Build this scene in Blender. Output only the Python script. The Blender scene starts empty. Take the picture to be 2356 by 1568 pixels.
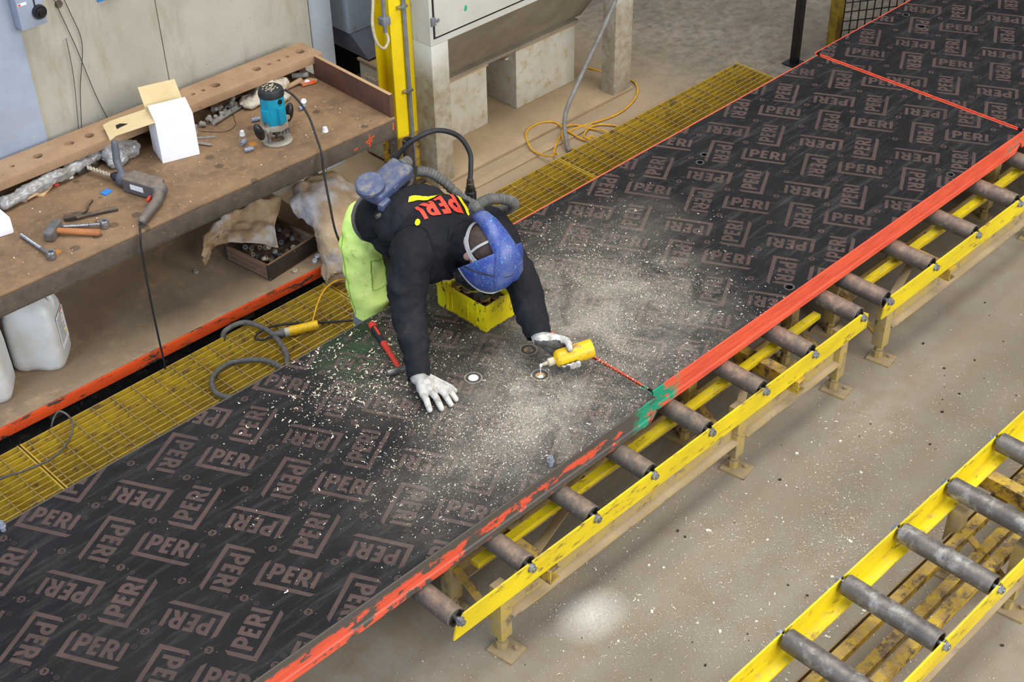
import bpy, bmesh, math, random
from mathutils import Vector, Matrix, noise as mnoise
from mathutils.bvhtree import BVHTree

random.seed(7)
scene = bpy.context.scene
COL = scene.collection
R = math.radians

# ------------------------------------------------------------------ camera
YAW, PITCH, ROLL, FPX = 0.80168, 0.656284, -0.0213186, 3244.06
cam_d = bpy.data.cameras.new('camera'); cam = bpy.data.objects.new('camera', cam_d); COL.objects.link(cam)
fw = Vector((math.cos(YAW)*math.cos(PITCH), math.sin(YAW)*math.cos(PITCH), -math.sin(PITCH)))
rt = Vector((math.sin(YAW), -math.cos(YAW), 0)); up = rt.cross(fw)
c_, s_ = math.cos(ROLL), math.sin(ROLL)
rt, up = (c_*rt + s_*up), (-s_*rt + c_*up)
m = Matrix((rt, up, -fw)).transposed().to_4x4(); m.translation = (0, 0, 3.91)
cam.matrix_world = m
cam_d.sensor_fit = 'HORIZONTAL'; cam_d.sensor_width = 36; cam_d.lens = 36*FPX/2356
cam_d.clip_start = 0.05; cam_d.clip_end = 200
scene.camera = cam

# ------------------------------------------------------------------ light
w = bpy.data.worlds.new('hall_light'); scene.world = w; w.use_nodes = True
bg = w.node_tree.nodes['Background']; bg.inputs[0].default_value = (0.88, 0.92, 1.0, 1); bg.inputs[1].default_value = 0.30
def area(name, loc, target, size, size_y, power, colr):
    l = bpy.data.lights.new(name, 'AREA'); l.shape = 'RECTANGLE'; l.size = size; l.size_y = size_y; l.energy = power; l.color = colr
    o = bpy.data.objects.new(name, l); COL.objects.link(o); o.location = loc
    o.rotation_euler = (Vector(target)-Vector(loc)).to_track_quat('-Z', 'Y').to_euler()
    return o
area('hall_window_light', (4.5, -8.0, 6.5), (3.6, 3.2, 0.4), 12.0, 5.0, 1700, (1.0, 0.985, 0.95))
area('roof_light', (3.5, 3.0, 9.0), (3.5, 3.0, 0), 9.0, 4.0, 700, (1.0, 0.985, 0.95))
area('gate_daylight', (-8.0, 0.5, 5.0), (3.0, 4.4, 0.6), 4.0, 5.0, 600, (0.60, 0.77, 1.0))
scene.view_settings.view_transform = 'Standard'; scene.view_settings.look = 'None'
scene.view_settings.exposure = 0.0; scene.view_settings.gamma = 1.0
scene.view_settings.use_curve_mapping = False

# ------------------------------------------------------------------ materials
def srgb(r, g, b):
    f = lambda c: (c/255/12.92) if c/255 <= 0.04045 else ((c/255+0.055)/1.055)**2.4
    return (f(r), f(g), f(b), 1)
class NT:
    def __init__(s, name):
        s.m = bpy.data.materials.new(name); s.m.use_nodes = True; s.t = s.m.node_tree
        s.b = s.t.nodes['Principled BSDF']; s.geo = s.t.nodes.new('ShaderNodeNewGeometry'); s.pos = s.geo.outputs['Position']
    def n(s, t): return s.t.nodes.new(t)
    def l(s, a, b): s.t.links.new(a, b)
    def val(s, sock, v):
        if hasattr(v, 'is_linked') or hasattr(v, 'links'): s.l(v, sock)
        else: sock.default_value = v
    def scale(s, vec, sc, rot=(0, 0, 0), loc=(0, 0, 0)):
        m = s.n('ShaderNodeMapping'); m.inputs['Scale'].default_value = sc; m.inputs['Rotation'].default_value = rot; m.inputs['Location'].default_value = loc
        s.l(vec, m.inputs['Vector']); return m.outputs[0]
    def noise(s, scale, detail=4, rough=0.6, vec=None, dist=0.0):
        k = s.n('ShaderNodeTexNoise'); k.inputs['Scale'].default_value = scale; k.inputs['Detail'].default_value = detail
        k.inputs['Roughness'].default_value = rough; k.inputs['Distortion'].default_value = dist
        s.l(vec if vec is not None else s.pos, k.inputs['Vector']); return k.outputs['Fac']
    def vor(s, scale, vec=None):
        k = s.n('ShaderNodeTexVoronoi'); k.inputs['Scale'].default_value = scale; s.l(vec if vec is not None else s.pos, k.inputs['Vector']); return k.outputs['Distance']
    def rng(s, f, a, b, c=0.0, d=1.0):
        k = s.n('ShaderNodeMapRange'); s.l(f, k.inputs[0]); k.inputs[1].default_value = a; k.inputs[2].default_value = b; k.inputs[3].default_value = c; k.inputs[4].default_value = d; return k.outputs[0]
    def math(s, op, a, b=0.0):
        k = s.n('ShaderNodeMath'); k.operation = op; s.val(k.inputs[0], a); s.val(k.inputs[1], b); return k.outputs[0]
    def mix(s, f, a, b):
        k = s.n('ShaderNodeMix'); k.data_type = 'RGBA'; s.val(k.inputs[0], f); s.val(k.inputs[6], a); s.val(k.inputs[7], b); return k.outputs[2]
    def sep(s):
        k = s.n('ShaderNodeSeparateXYZ'); s.l(s.pos, k.inputs[0]); return k.outputs
    def blob(s, c, rx, ry, soft=1.0):
        # 1 at centre falling to 0 at the ellipse edge (world x/y)
        m = s.n('ShaderNodeMapping'); m.inputs['Location'].default_value = (-c[0]/rx, -c[1]/ry, 0); m.inputs['Scale'].default_value = (1/rx, 1/ry, 0)
        s.l(s.pos, m.inputs['Vector']); v = s.n('ShaderNodeVectorMath'); v.operation = 'LENGTH'; s.l(m.outputs[0], v.inputs[0])
        return s.rng(v.outputs['Value'], 1.0, 1.0-soft)
    def up(s):
        k = s.n('ShaderNodeSeparateXYZ'); s.l(s.geo.outputs['Normal'], k.inputs[0]); return k.outputs[2]
    def fin(s, colr, rough=0.6, metal=0.0, bump=None, bstr=0.3, bdist=0.002, spec=0.5):
        s.val(s.b.inputs['Base Color'], colr); s.val(s.b.inputs['Roughness'], rough); s.val(s.b.inputs['Metallic'], metal)
        s.b.inputs['Specular IOR Level'].default_value = spec
        if bump is not None:
            k = s.n('ShaderNodeBump'); k.inputs['Strength'].default_value = bstr; k.inputs['Distance'].default_value = bdist
            s.l(bump, k.inputs['Height']); s.l(k.outputs[0], s.b.inputs['Normal'])
        return s.m
def simple(name, c, c2=None, sc=12, rough=0.6, metal=0.0, bump=0.25, bsc=120, spec=0.5, chip=None, chsc=25, cht=(0.58, 0.62), dust=None, dustt=(0.4, 0.8), stretch=None):
    t = NT(name); v = t.pos
    if stretch: v = t.scale(t.pos, stretch)
    c2 = c2 or tuple(x*0.75 for x in c[:3])+(1,)
    k = t.mix(t.rng(t.noise(sc, 5, 0.65, v), 0.35, 0.68), c, c2)
    if chip is not None:
        k = t.mix(t.rng(t.noise(chsc, 6, 0.7, v), cht[0], cht[1]), k, chip)
    if dust is not None:
        f = t.math('MULTIPLY', t.rng(t.up(), 0.2, 0.95), t.rng(t.noise(30, 6, 0.7), dustt[0], dustt[1]))
        k = t.mix(f, k, dust)
    return t.fin(k, rough, metal, t.noise(bsc, 3, 0.6), bump, 0.0015, spec)

M = {}
TAN = srgb(166, 138, 104)
def mk_floor():
    t = NT('concrete_floor')
    k = t.mix(t.rng(t.noise(1.3, 6, 0.6), 0.3, 0.7), srgb(156, 146, 131), srgb(130, 120, 106))
    k = t.mix(t.rng(t.noise(7, 6, 0.7), 0.42, 0.72), k, srgb(140, 124, 104))
    k = t.mix(t.math('MULTIPLY', t.rng(t.noise(240, 2, 0.5), 0.55, 0.7), 0.35), k, srgb(188, 178, 160))
    sx = t.sep()
    far = t.math('MULTIPLY', t.rng(sx[1], 4.1, 4.7), t.rng(sx[0], 6.6, 5.6))
    k = t.mix(t.math('MULTIPLY', far, t.rng(t.noise(5, 5, 0.6), 0.2, 0.7, 0.55, 1.0)), k, srgb(166, 144, 114))
    gr = t.math('MULTIPLY', t.rng(sx[0], 5.8, 6.6), t.rng(t.noise(2.2, 6, 0.65), 0.35, 0.7))
    k = t.mix(gr, k, srgb(108, 101, 90))
    k = t.mix(t.math('MULTIPLY', t.rng(sx[0], 5.6, 6.4), t.rng(t.noise(16, 6, 0.75), 0.42, 0.65, 0, 0.8)), k, srgb(92, 86, 78))
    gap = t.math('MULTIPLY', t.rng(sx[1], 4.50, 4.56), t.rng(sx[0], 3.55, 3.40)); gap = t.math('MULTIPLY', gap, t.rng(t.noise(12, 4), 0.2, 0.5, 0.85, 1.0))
    k = t.mix(gap, k, srgb(30, 27, 25))  # shade under the bench shelf, painted dark into the floor colour
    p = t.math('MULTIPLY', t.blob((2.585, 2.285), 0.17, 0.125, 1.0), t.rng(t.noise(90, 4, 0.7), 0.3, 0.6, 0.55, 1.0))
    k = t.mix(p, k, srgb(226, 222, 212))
    p2 = t.math('MULTIPLY', t.blob((3.1, 1.95), 1.2, 0.5, 1.0), t.rng(t.noise(260, 3, 0.7), 0.5, 0.66, 0, 0.5))
    k = t.mix(p2, k, srgb(214, 204, 186))
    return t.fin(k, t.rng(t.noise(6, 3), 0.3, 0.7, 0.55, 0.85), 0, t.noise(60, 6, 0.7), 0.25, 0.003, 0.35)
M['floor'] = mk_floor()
def mk_wall():
    t = NT('concrete_wall')
    k = t.mix(t.rng(t.noise(2.2, 5, 0.6), 0.3, 0.7), srgb(178, 174, 163), srgb(160, 154, 140))
    k = t.mix(t.rng(t.noise(9, 6, 0.7, t.scale(t.pos, (1, 1, 0.25))), 0.5, 0.75), k, srgb(150, 141, 122))
    k = t.mix(t.rng(t.noise(45, 5, 0.75), 0.66, 0.72), k, srgb(100, 90, 72))
    return t.fin(k, 0.85, 0, t.noise(40, 5, 0.6), 0.25, 0.003, 0.3)
M['wall'] = mk_wall()
M['lit_wall_box_grey'] = simple('blue_lit_wall_and_box_grey', srgb(158, 168, 186), srgb(142, 150, 166), 4, 0.8, bump=0.2, chip=srgb(190, 186, 176), chsc=14, cht=(0.66, 0.7))  # wall: bluish light put into the concrete colour; also the socket box grey
M['black'] = simple('black_plastic', srgb(28, 29, 32), srgb(20, 20, 22), 20, 0.4, bump=0.05)
M['rubber'] = simple('black_rubber', srgb(34, 36, 42), srgb(26, 27, 31), 30, 0.6, bump=0.05)
M['grey_rubber'] = simple('dusty_grey_rubber', srgb(104, 102, 98), srgb(74, 74, 74), 40, 0.75, bump=0.2)
M['cable_grey'] = simple('grey_cable', srgb(132, 130, 126), srgb(104, 102, 98), 30, 0.7, bump=0.1)
M['cable_yellow'] = simple('yellow_cable', srgb(224, 168, 32), srgb(190, 140, 30), 30, 0.5, bump=0.05)
M['yellow'] = simple('worn_yellow_paint', srgb(232, 208, 20), srgb(206, 180, 28), 10, 0.5, bump=0.3, chip=srgb(120, 96, 46), chsc=34, cht=(0.57, 0.68), stretch=(0.3, 1, 1), dust=srgb(176, 160, 110), dustt=(0.5, 0.8))
M['yellow_dirty'] = simple('dirty_yellow_paint', srgb(206, 172, 40), srgb(150, 120, 62), 16, 0.65, bump=0.3, chip=srgb(92, 76, 58), chsc=20, cht=(0.5, 0.6), dust=srgb(160, 136, 104))
M['yellow_dust'] = simple('dust_covered_yellow_paint', srgb(160, 142, 108), srgb(178, 154, 74), 9, 0.75, bump=0.3, chip=srgb(112, 98, 80), chsc=14, cht=(0.55, 0.66), dust=srgb(160, 142, 116), dustt=(0.2, 0.6))
M['yellow_post'] = simple('yellow_post_paint', srgb(238, 212, 14), srgb(228, 196, 18), 6, 0.45, bump=0.12, chip=srgb(112, 98, 60), chsc=18, cht=(0.64, 0.68))
M['grating'] = simple('grating_yellow_paint', srgb(218, 186, 40), srgb(180, 148, 56), 18, 0.6, bump=0.3, chip=srgb(132, 110, 78), chsc=14, cht=(0.55, 0.64), dust=srgb(172, 146, 96), dustt=(0.35, 0.7))
M['grating_rod'] = simple('dusty_grating_rod', srgb(150, 126, 72), srgb(126, 106, 76), 18, 0.7, bump=0.2, chip=srgb(206, 174, 40), chsc=12, cht=(0.58, 0.64))
M['steel'] = simple('grey_steel', srgb(150, 150, 150), srgb(112, 112, 112), 30, 0.4, 0.7, bump=0.1)
M['zinc'] = simple('zinc_bolt', srgb(176, 180, 186), srgb(128, 128, 130), 60, 0.35, 0.8, bump=0.1)
M['roller'] = simple('rusty_roller_steel', srgb(104, 98, 93), srgb(84, 80, 78), 10, 0.6, 0.35, bump=0.3, chip=srgb(146, 136, 124), chsc=30, cht=(0.55, 0.7), dust=srgb(158, 136, 114), dustt=(0.3, 0.7))
M['roller_clean'] = simple('worn_roller_steel', srgb(114, 108, 104), srgb(94, 89, 86), 7, 0.5, 0.45, bump=0.25, chip=srgb(168, 166, 162), chsc=11, cht=(0.52, 0.66), dust=srgb(150, 140, 130), dustt=(0.45, 0.8))
M['dark_steel'] = simple('dark_dirty_steel', srgb(74, 66, 58), srgb(54, 48, 44), 18, 0.65, 0.3, bump=0.3, dust=srgb(132, 108, 82), dustt=(0.35, 0.7))
def mk_benchtop():
    t = NT('rusty_bench_plate')
    k = t.mix(t.rng(t.noise(6, 6, 0.65), 0.32, 0.68), srgb(146, 118, 90), srgb(108, 88, 69))
    k = t.mix(t.rng(t.noise(28, 6, 0.7), 0.5, 0.72), k, srgb(150, 120, 90))
    v = t.n('ShaderNodeTexVoronoi'); v.inputs['Scale'].default_value = 11; t.l(t.scale(t.pos, (1, 1, 0)), v.inputs['Vector'])
    sp = t.math('MULTIPLY', t.rng(v.outputs['Distance'], 0.26, 0.22), t.rng(v.outputs['Color'], 0.55, 0.6))
    k = t.mix(t.math('MULTIPLY', sp, 0.6), k, srgb(66, 58, 52))
    v2 = t.n('ShaderNodeTexVoronoi'); v2.inputs['Scale'].default_value = 9; t.l(t.scale(t.pos, (1, 1, 0), loc=(3.3, 1.7, 0)), v2.inputs['Vector'])
    sp2 = t.math('MULTIPLY', t.rng(v2.outputs['Distance'], 0.2, 0.17), t.rng(v2.outputs['Color'], 0.72, 0.75))
    k = t.mix(t.math('MULTIPLY', sp2, 0.8), k, srgb(190, 120, 40))
    return t.fin(k, 0.75, 0.1, t.noise(70, 5, 0.7), 0.35, 0.002, 0.3)
M['benchtop'] = mk_benchtop()
M['beam'] = simple('dusty_timber_beam', srgb(166, 136, 106), srgb(148, 118, 90), 8, 0.8, bump=0.25, chip=srgb(128, 98, 74), chsc=20, cht=(0.6, 0.7))
M['rust_board'] = simple('rusty_board', srgb(104, 70, 54), srgb(78, 54, 46), 9, 0.75, bump=0.3, dust=srgb(176, 142, 106), dustt=(0.1, 0.4))
M['bench_edge'] = simple('grey_brown_bench_edge', srgb(96, 84, 72), srgb(74, 64, 56), 14, 0.75, bump=0.35, chip=srgb(118, 98, 78), chsc=30, cht=(0.6, 0.7))
M['shelf'] = simple('dusty_shelf_board', srgb(156, 134, 108), srgb(130, 110, 90), 4, 0.85, bump=0.25, chip=srgb(176, 150, 118), chsc=7, cht=(0.55, 0.7))
M['orange'] = simple('worn_orange_paint', srgb(226, 84, 30), srgb(206, 70, 28), 12, 0.55, bump=0.25, chip=srgb(66, 56, 50), chsc=22, cht=(0.54, 0.6), stretch=(0.35, 1, 1))
def mk_frame(name, worn):
    t = NT(name); v = t.scale(t.pos, (0.12, 1, 1))
    k = t.mix(t.rng(t.noise(60, 4, 0.6, v), 0.35, 0.7), srgb(238, 96, 64), srgb(204, 76, 56))
    v2 = t.scale(t.pos, (0.55, 1, 0.9))
    sx = t.sep()
    th = t.rng(t.noise(16, 6, 0.65, v2), worn, worn+0.04)
    if worn < 0.58:
        lim = t.rng(t.math('ADD', sx[0], t.math('MULTIPLY', t.noise(5, 3), 0.5)), 1.6, 3.4, -0.02, 0.11)
        th = t.rng(t.math('ADD', t.noise(16, 6, 0.65, v2), lim), worn, worn+0.04)
        # bare strip along the upper edge
        strip = t.rng(t.math('ADD', sx[2], t.math('MULTIPLY', t.noise(14, 4, 0.7), 0.05)), 0.540, 0.549)
        th = t.math('MAXIMUM', th, strip)
    k = t.mix(th, k, srgb(84, 78, 72))
    g = t.math('MULTIPLY', t.math('MULTIPLY', t.rng(sx[1], 2.60, 2.58), t.rng(t.math('ABSOLUTE', t.math('SUBTRACT', sx[0], 3.19)), 0.16, 0.11)), t.rng(t.noise(22, 5, 0.7, t.scale(t.pos, (0.6, 1, 1))), 0.44, 0.5))
    k = t.mix(g, k, srgb(22, 150, 116))
    g2 = t.math('MULTIPLY', t.rng(t.math('ABSOLUTE', t.math('SUBTRACT', sx[0], 5.82)), 0.08, 0.04), t.rng(t.noise(30, 5, 0.7), 0.55, 0.6))
    k = t.mix(g2, k, srgb(60, 140, 122))
    return t.fin(k, 0.45, 0.0, t.noise(50, 4, 0.7, v2), 0.2, 0.002, 0.5)
M['frame_worn'] = mk_frame('chipped_red_frame_paint', 0.53)
M['frame_red'] = mk_frame('red_frame_paint', 0.72)
def mk_ply(name, dust_blobs, green=None, scuff=0.35):
    t = NT(name)
    k = t.mix(t.rng(t.noise(2.5, 5, 0.6, None, 1.2), 0.35, 0.75), srgb(22, 21, 24), srgb(36, 35, 37))
    sc = t.math('MULTIPLY', t.rng(t.noise(3.5, 6, 0.75, t.scale(t.pos, (0.9, 7, 1), (0, 0, 0.12))), 0.5, 0.75), scuff)
    k = t.mix(sc, k, srgb(92, 88, 86))
    if green:
        g = t.math('MULTIPLY', t.blob(green, 0.28, 0.30, 0.8), t.rng(t.noise(10, 5, 0.7), 0.35, 0.65, 0, 0.8))
        k = t.mix(g, k, srgb(34, 74, 34))
    k = dusting(t, k, dust_blobs)
    return t.fin(k, 0.55, 0, t.noise(160, 3), 0.08, 0.001, 0.2)
def dusting(t, k, dust_blobs, gain=1.0):
    f = None
    for (cx, cy, rx, ry, a) in dust_blobs:
        b = t.math('MULTIPLY', t.blob((cx, cy), rx, ry, 1.0), a)
        f = b if f is None else t.math('MAXIMUM', f, b)
    if f is None: return k
    cl = t.rng(t.noise(4.5, 5, 0.65, None, 0.8), 0.25, 0.72)
    fine = t.rng(t.noise(190, 4, 0.8), 0.42, 0.68)
    d = t.math('MULTIPLY', t.math('MULTIPLY', f, cl), t.math('ADD', t.math('MULTIPLY', fine, 0.75), 0.42))
    return t.mix(t.math('MINIMUM', t.math('MULTIPLY', d, gain), 0.9), k, srgb(186, 178, 164))
DUST1 = [(2.80, 2.78, 0.60, 0.42, 1.45), (3.02, 2.95, 0.42, 0.5, 1.0), (2.40, 2.72, 0.55, 0.3, 0.6), (2.9, 3.35, 0.5, 0.4, 0.4), (2.6, 3.3, 0.4, 0.4, 0.35)]
DUST2 = [(3.42, 3.02, 0.66, 0.62, 1.5), (3.70, 3.3, 0.65, 0.4, 0.6), (3.35, 2.75, 0.5, 0.35, 1.0)]
M['ply1'] = mk_ply('black_plywood_near', DUST1, (2.60, 3.50))
M['ply2'] = mk_ply('black_plywood_middle', DUST2, None, 0.5)
M['ply3'] = mk_ply('black_plywood_far', [], None, 0.35)
def mk_print(name, blobs):
    t = NT(name)
    k = t.mix(t.rng(t.noise(5, 4), 0.3, 0.7), srgb(88, 70, 66), srgb(70, 57, 54))
    k = t.mix(t.math('MULTIPLY', t.rng(t.noise(5, 6, 0.7, t.scale(t.pos, (1, 6, 1), (0, 0, 0.12))), 0.52, 0.72), 0.5), k, srgb(58, 52, 50))
    return t.fin(dusting(t, k, blobs), 0.6, 0, None, spec=0.25)
M['print1'] = mk_print('brown_logo_print_near', DUST1); M['print2'] = mk_print('brown_logo_print_middle', DUST2); M['print3'] = mk_print('brown_logo_print_far', [])
M['sanded'] = simple('sanded_ring', srgb(176, 166, 150), srgb(150, 142, 128), 60, 0.8, bump=0.2)
M['rubbed'] = simple('rubbed_grey_ring', srgb(84, 80, 76), srgb(66, 62, 60), 60, 0.8, bump=0.1)
M['wood'] = simple('pale_wood', srgb(212, 170, 112), srgb(190, 146, 92), 24, 0.7, bump=0.15, stretch=(1, 4, 1))
M['pale_wood'] = simple('cut_wood_block', srgb(216, 188, 146), srgb(198, 164, 118), 14, 0.75, bump=0.15)
M['glue'] = simple('white_glue', srgb(250, 250, 248), srgb(246, 246, 246), 20, 0.25, bump=0.02)
M['chip'] = simple('wood_shaving', srgb(232, 218, 196), srgb(216, 196, 166), 60, 0.8, bump=0.0)
M['chip2'] = simple('pale_wood_shaving', srgb(242, 238, 228), srgb(228, 218, 200), 60, 0.8, bump=0.0)
M['debris'] = simple('dark_debris', srgb(64, 54, 46), srgb(40, 34, 30), 40, 0.9, bump=0.1)
def mk_jacket():
    t = NT('black_jacket_cloth')
    k = t.mix(t.rng(t.noise(7, 4), 0.3, 0.75), srgb(24, 25, 30), srgb(34, 35, 41))
    k = t.mix(t.math('MULTIPLY', t.rng(t.noise(9, 6, 0.75), 0.55, 0.75), 0.35), k, srgb(66, 62, 58))
    return t.fin(k, 0.85, 0, t.noise(420, 2), 0.12, 0.001, 0.25)
M['jacket'] = mk_jacket()
def mk_hivis():
    t = NT('high_visibility_yellow_cloth')
    k = t.mix(t.rng(t.noise(5, 4), 0.35, 0.7), srgb(236, 255, 150), srgb(212, 254, 128))
    k = t.mix(t.math('MULTIPLY', t.rng(t.noise(26, 6, 0.75), 0.58, 0.72), 0.7), k, srgb(96, 110, 40))
    return t.fin(k, 0.8, 0, t.noise(300, 2), 0.1, 0.001, 0.3)
M['hivis'] = mk_hivis()
M['hivis_dark'] = simple('high_visibility_seam_thread', srgb(176, 214, 90), srgb(150, 186, 76), 20, 0.8, bump=0.1)
M['grey_cloth'] = simple('dark_grey_cloth', srgb(96, 90, 88), srgb(78, 74, 73), 12, 0.85, bump=0.15)
M['reflective'] = simple('grey_reflective_tape', srgb(128, 134, 150), srgb(110, 114, 128), 20, 0.5, bump=0.1)
M['skin'] = simple('skin', srgb(206, 156, 142), srgb(188, 136, 124), 20, 0.55, bump=0.1)
M['hair'] = simple('cropped_brown_hair', srgb(84, 66, 58), srgb(58, 46, 42), 60, 0.8, bump=0.5, bsc=500)
def mk_glove():
    t = NT('white_knit_glove')
    k = t.mix(t.rng(t.noise(8, 4), 0.35, 0.7), srgb(206, 204, 200), srgb(186, 184, 178))
    k = t.mix(t.math('MULTIPLY', t.rng(t.noise(34, 5, 0.7), 0.46, 0.66), 0.8), k, srgb(132, 122, 110))
    return t.fin(k, 0.9, 0, t.noise(600, 2), 0.3, 0.001, 0.2)
M['glove'] = mk_glove()
M['glove_palm'] = simple('grey_rubber_palm', srgb(96, 94, 92), srgb(60, 58, 58), 60, 0.6, bump=0.5, bsc=500)
def mk_helmet():
    t = NT('blue_helmet_plastic')
    k = t.mix(t.rng(t.noise(6, 4), 0.3, 0.7), srgb(62, 84, 158), srgb(44, 62, 138))
    k = t.mix(t.math('MULTIPLY', t.rng(t.noise(9, 5, 0.7), 0.45, 0.75), 0.6), k, srgb(128, 136, 168))
    k = t.mix(t.math('MULTIPLY', t.rng(t.noise(150, 2, 0.5), 0.65, 0.68), 0.8), k, srgb(76, 190, 192))
    k = t.mix(t.math('MULTIPLY', t.rng(t.noise(30, 5, 0.7), 0.66, 0.7), 0.7), k, srgb(60, 160, 168))
    return t.fin(k, 0.38, 0, t.noise(200, 2), 0.05, 0.001, 0.5)
M['helmet'] = mk_helmet()
M['blower'] = simple('dusty_blue_plastic', srgb(66, 80, 118), srgb(84, 92, 112), 10, 0.5, bump=0.15, chip=srgb(150, 140, 124), chsc=12, cht=(0.55, 0.7), dust=srgb(140, 132, 120), dustt=(0.45, 0.85))
M['band'] = simple('pale_grey_headband', srgb(188, 190, 190), srgb(160, 160, 158), 30, 0.6, bump=0.1)
M['visor'] = simple('dark_visor', srgb(30, 34, 48), srgb(22, 24, 32), 10, 0.12, bump=0.0)
M['red_print'] = simple('red_print', srgb(242, 72, 50), srgb(232, 64, 46), 10, 0.7, bump=0.05)
M['yellow_print'] = simple('yellow_print', srgb(250, 222, 0), srgb(240, 208, 0), 10, 0.7, bump=0.05)
M['bottle'] = simple('dirty_yellow_plastic', srgb(240, 196, 20), srgb(222, 174, 24), 18, 0.45, bump=0.1, chip=srgb(150, 122, 84), chsc=34, cht=(0.56, 0.64))
M['cream'] = simple('cream_plastic', srgb(206, 196, 170), srgb(170, 156, 130), 40, 0.6, bump=0.1)
def mk_ybox():
    t = NT('scratched_yellow_box_paint')
    k = t.mix(t.rng(t.noise(7, 4), 0.3, 0.7), srgb(226, 214, 8), srgb(214, 188, 12))
    k = t.mix(t.rng(t.noise(24, 6, 0.7, t.scale(t.pos, (1.4, 1.4, 0.6))), 0.575, 0.615), k, srgb(74, 66, 44))
    sx = t.sep()
    k = t.mix(t.rng(t.math('ADD', sx[2], t.math('MULTIPLY', t.noise(30, 4, 0.7), 0.04)), 0.583, 0.577), k, srgb(92, 84, 76))
    return t.fin(k, 0.5, 0, t.noise(60, 4), 0.2, 0.001, 0.4)
M['ybox'] = mk_ybox()
M['hammer_red'] = simple('red_handle', srgb(226, 66, 48), srgb(200, 52, 40), 20, 0.5, bump=0.1)
M['hammer_wood'] = simple('stained_wood_handle', srgb(190, 122, 64), srgb(150, 92, 56), 12, 0.6, bump=0.15)
M['white_card'] = simple('white_card', srgb(238, 240, 246), srgb(228, 230, 240), 6, 0.8, bump=0.05, chip=srgb(180, 180, 184), chsc=36, cht=(0.7, 0.74))
M['inner_card'] = simple('buff_card', srgb(218, 196, 152), srgb(204, 180, 134), 6, 0.8, bump=0.05)
M['teal'] = simple('teal_tool_body', srgb(0, 142, 170), srgb(0, 122, 156), 10, 0.5, bump=0.05, chip=srgb(96, 120, 112), chsc=30, cht=(0.62, 0.72))
M['alu'] = simple('dusty_aluminium', srgb(176, 170, 160), srgb(146, 136, 120), 20, 0.5, 0.4, bump=0.2)
M['drill'] = simple('dusty_drill_body', srgb(96, 92, 90), srgb(76, 76, 82), 12, 0.6, bump=0.2, dust=srgb(140, 122, 104), dustt=(0.3, 0.7))
M['drill_blue'] = simple('dusty_blue_grip', srgb(74, 84, 106), srgb(96, 92, 88), 14, 0.6, bump=0.15)
M['bit'] = simple('dusty_drill_bit', srgb(190, 178, 160), srgb(160, 148, 130), 40, 0.6, 0.2, bump=0.2)
M['red'] = simple('red_plastic', srgb(210, 66, 46), srgb(190, 56, 40), 20, 0.5, bump=0.05)
M['blue'] = simple('blue_plastic', srgb(60, 140, 214), srgb(48, 120, 196), 20, 0.4, bump=0.05)
M['cap_white'] = simple('white_plastic_cap', srgb(226, 228, 232), srgb(208, 208, 212), 40, 0.5, bump=0.05)
M['cap_grey'] = simple('grey_plastic_plug', srgb(142, 150, 168), srgb(120, 124, 136), 40, 0.5, bump=0.05)
M['cap_dusty'] = simple('dusty_plastic_cone', srgb(146, 142, 136), srgb(112, 108, 104), 40, 0.7, bump=0.1)
def mk_film():
    t = NT('clear_plastic_film')
    k = t.mix(t.rng(t.noise(14, 4), 0.35, 0.7), srgb(176, 176, 178), srgb(128, 122, 114))
    t.b.inputs['Transmission Weight'].default_value = 0.25
    return t.fin(k, 0.22, 0, t.noise(30, 4), 0.35, 0.004, 0.6)
M['film'] = mk_film()
M['film_white'] = simple('milky_plastic_bag', srgb(196, 188, 176), srgb(166, 152, 134), 12, 0.5, bump=0.3, bsc=30)
def mk_sack():
    t = NT('brown_dusted_white_sack')
    k = t.mix(t.rng(t.noise(4, 5, 0.65), 0.35, 0.65), srgb(190, 168, 140), srgb(160, 132, 100))
    k = t.mix(t.rng(t.noise(3.0, 4, 0.6, t.scale(t.pos, (1, 1, 1), loc=(5, 2, 1))), 0.48, 0.60), k, srgb(208, 204, 208))
    k = t.mix(t.math('MULTIPLY', t.rng(t.noise(140, 3, 0.7), 0.45, 0.65), 0.35), k, srgb(140, 112, 80))
    return t.fin(k, 0.85, 0, t.noise(240, 3), 0.25, 0.001, 0.25)
M['sack'] = mk_sack()
M['crate'] = simple('weathered_crate_wood', srgb(142, 108, 82), srgb(108, 84, 70), 9, 0.8, bump=0.3, chip=srgb(160, 132, 106), chsc=18, cht=(0.55, 0.65), stretch=(0.4, 0.4, 2))
M['crate_black'] = simple('blackened_crate_wood', srgb(64, 52, 44), srgb(40, 34, 30), 12, 0.75, bump=0.4, chip=srgb(140, 116, 92), chsc=60, cht=(0.64, 0.68), dust=srgb(142, 110, 80), dustt=(0.1, 0.4))
def mk_jerry():
    t = NT('translucent_white_plastic')
    k = t.mix(t.rng(t.noise(5, 4), 0.35, 0.7), srgb(208, 212, 218), srgb(184, 184, 178))
    t.b.inputs['Subsurface Weight'].default_value = 0.15
    return t.fin(k, 0.45, 0, t.noise(40, 3), 0.05, 0.001, 0.4)
M['jerry'] = mk_jerry()
M['label'] = simple('white_paper_label', srgb(234, 236, 240), srgb(222, 224, 228), 30, 0.7, bump=0.0)
M['ink'] = simple('grey_ink', srgb(110, 112, 120), srgb(90, 92, 100), 30, 0.7, bump=0.0)
M['machine'] = simple('off_white_machine_paint', srgb(208, 208, 198), srgb(196, 194, 182), 5, 0.55, bump=0.12, chip=srgb(168, 160, 140), chsc=16, cht=(0.62, 0.74))
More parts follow.
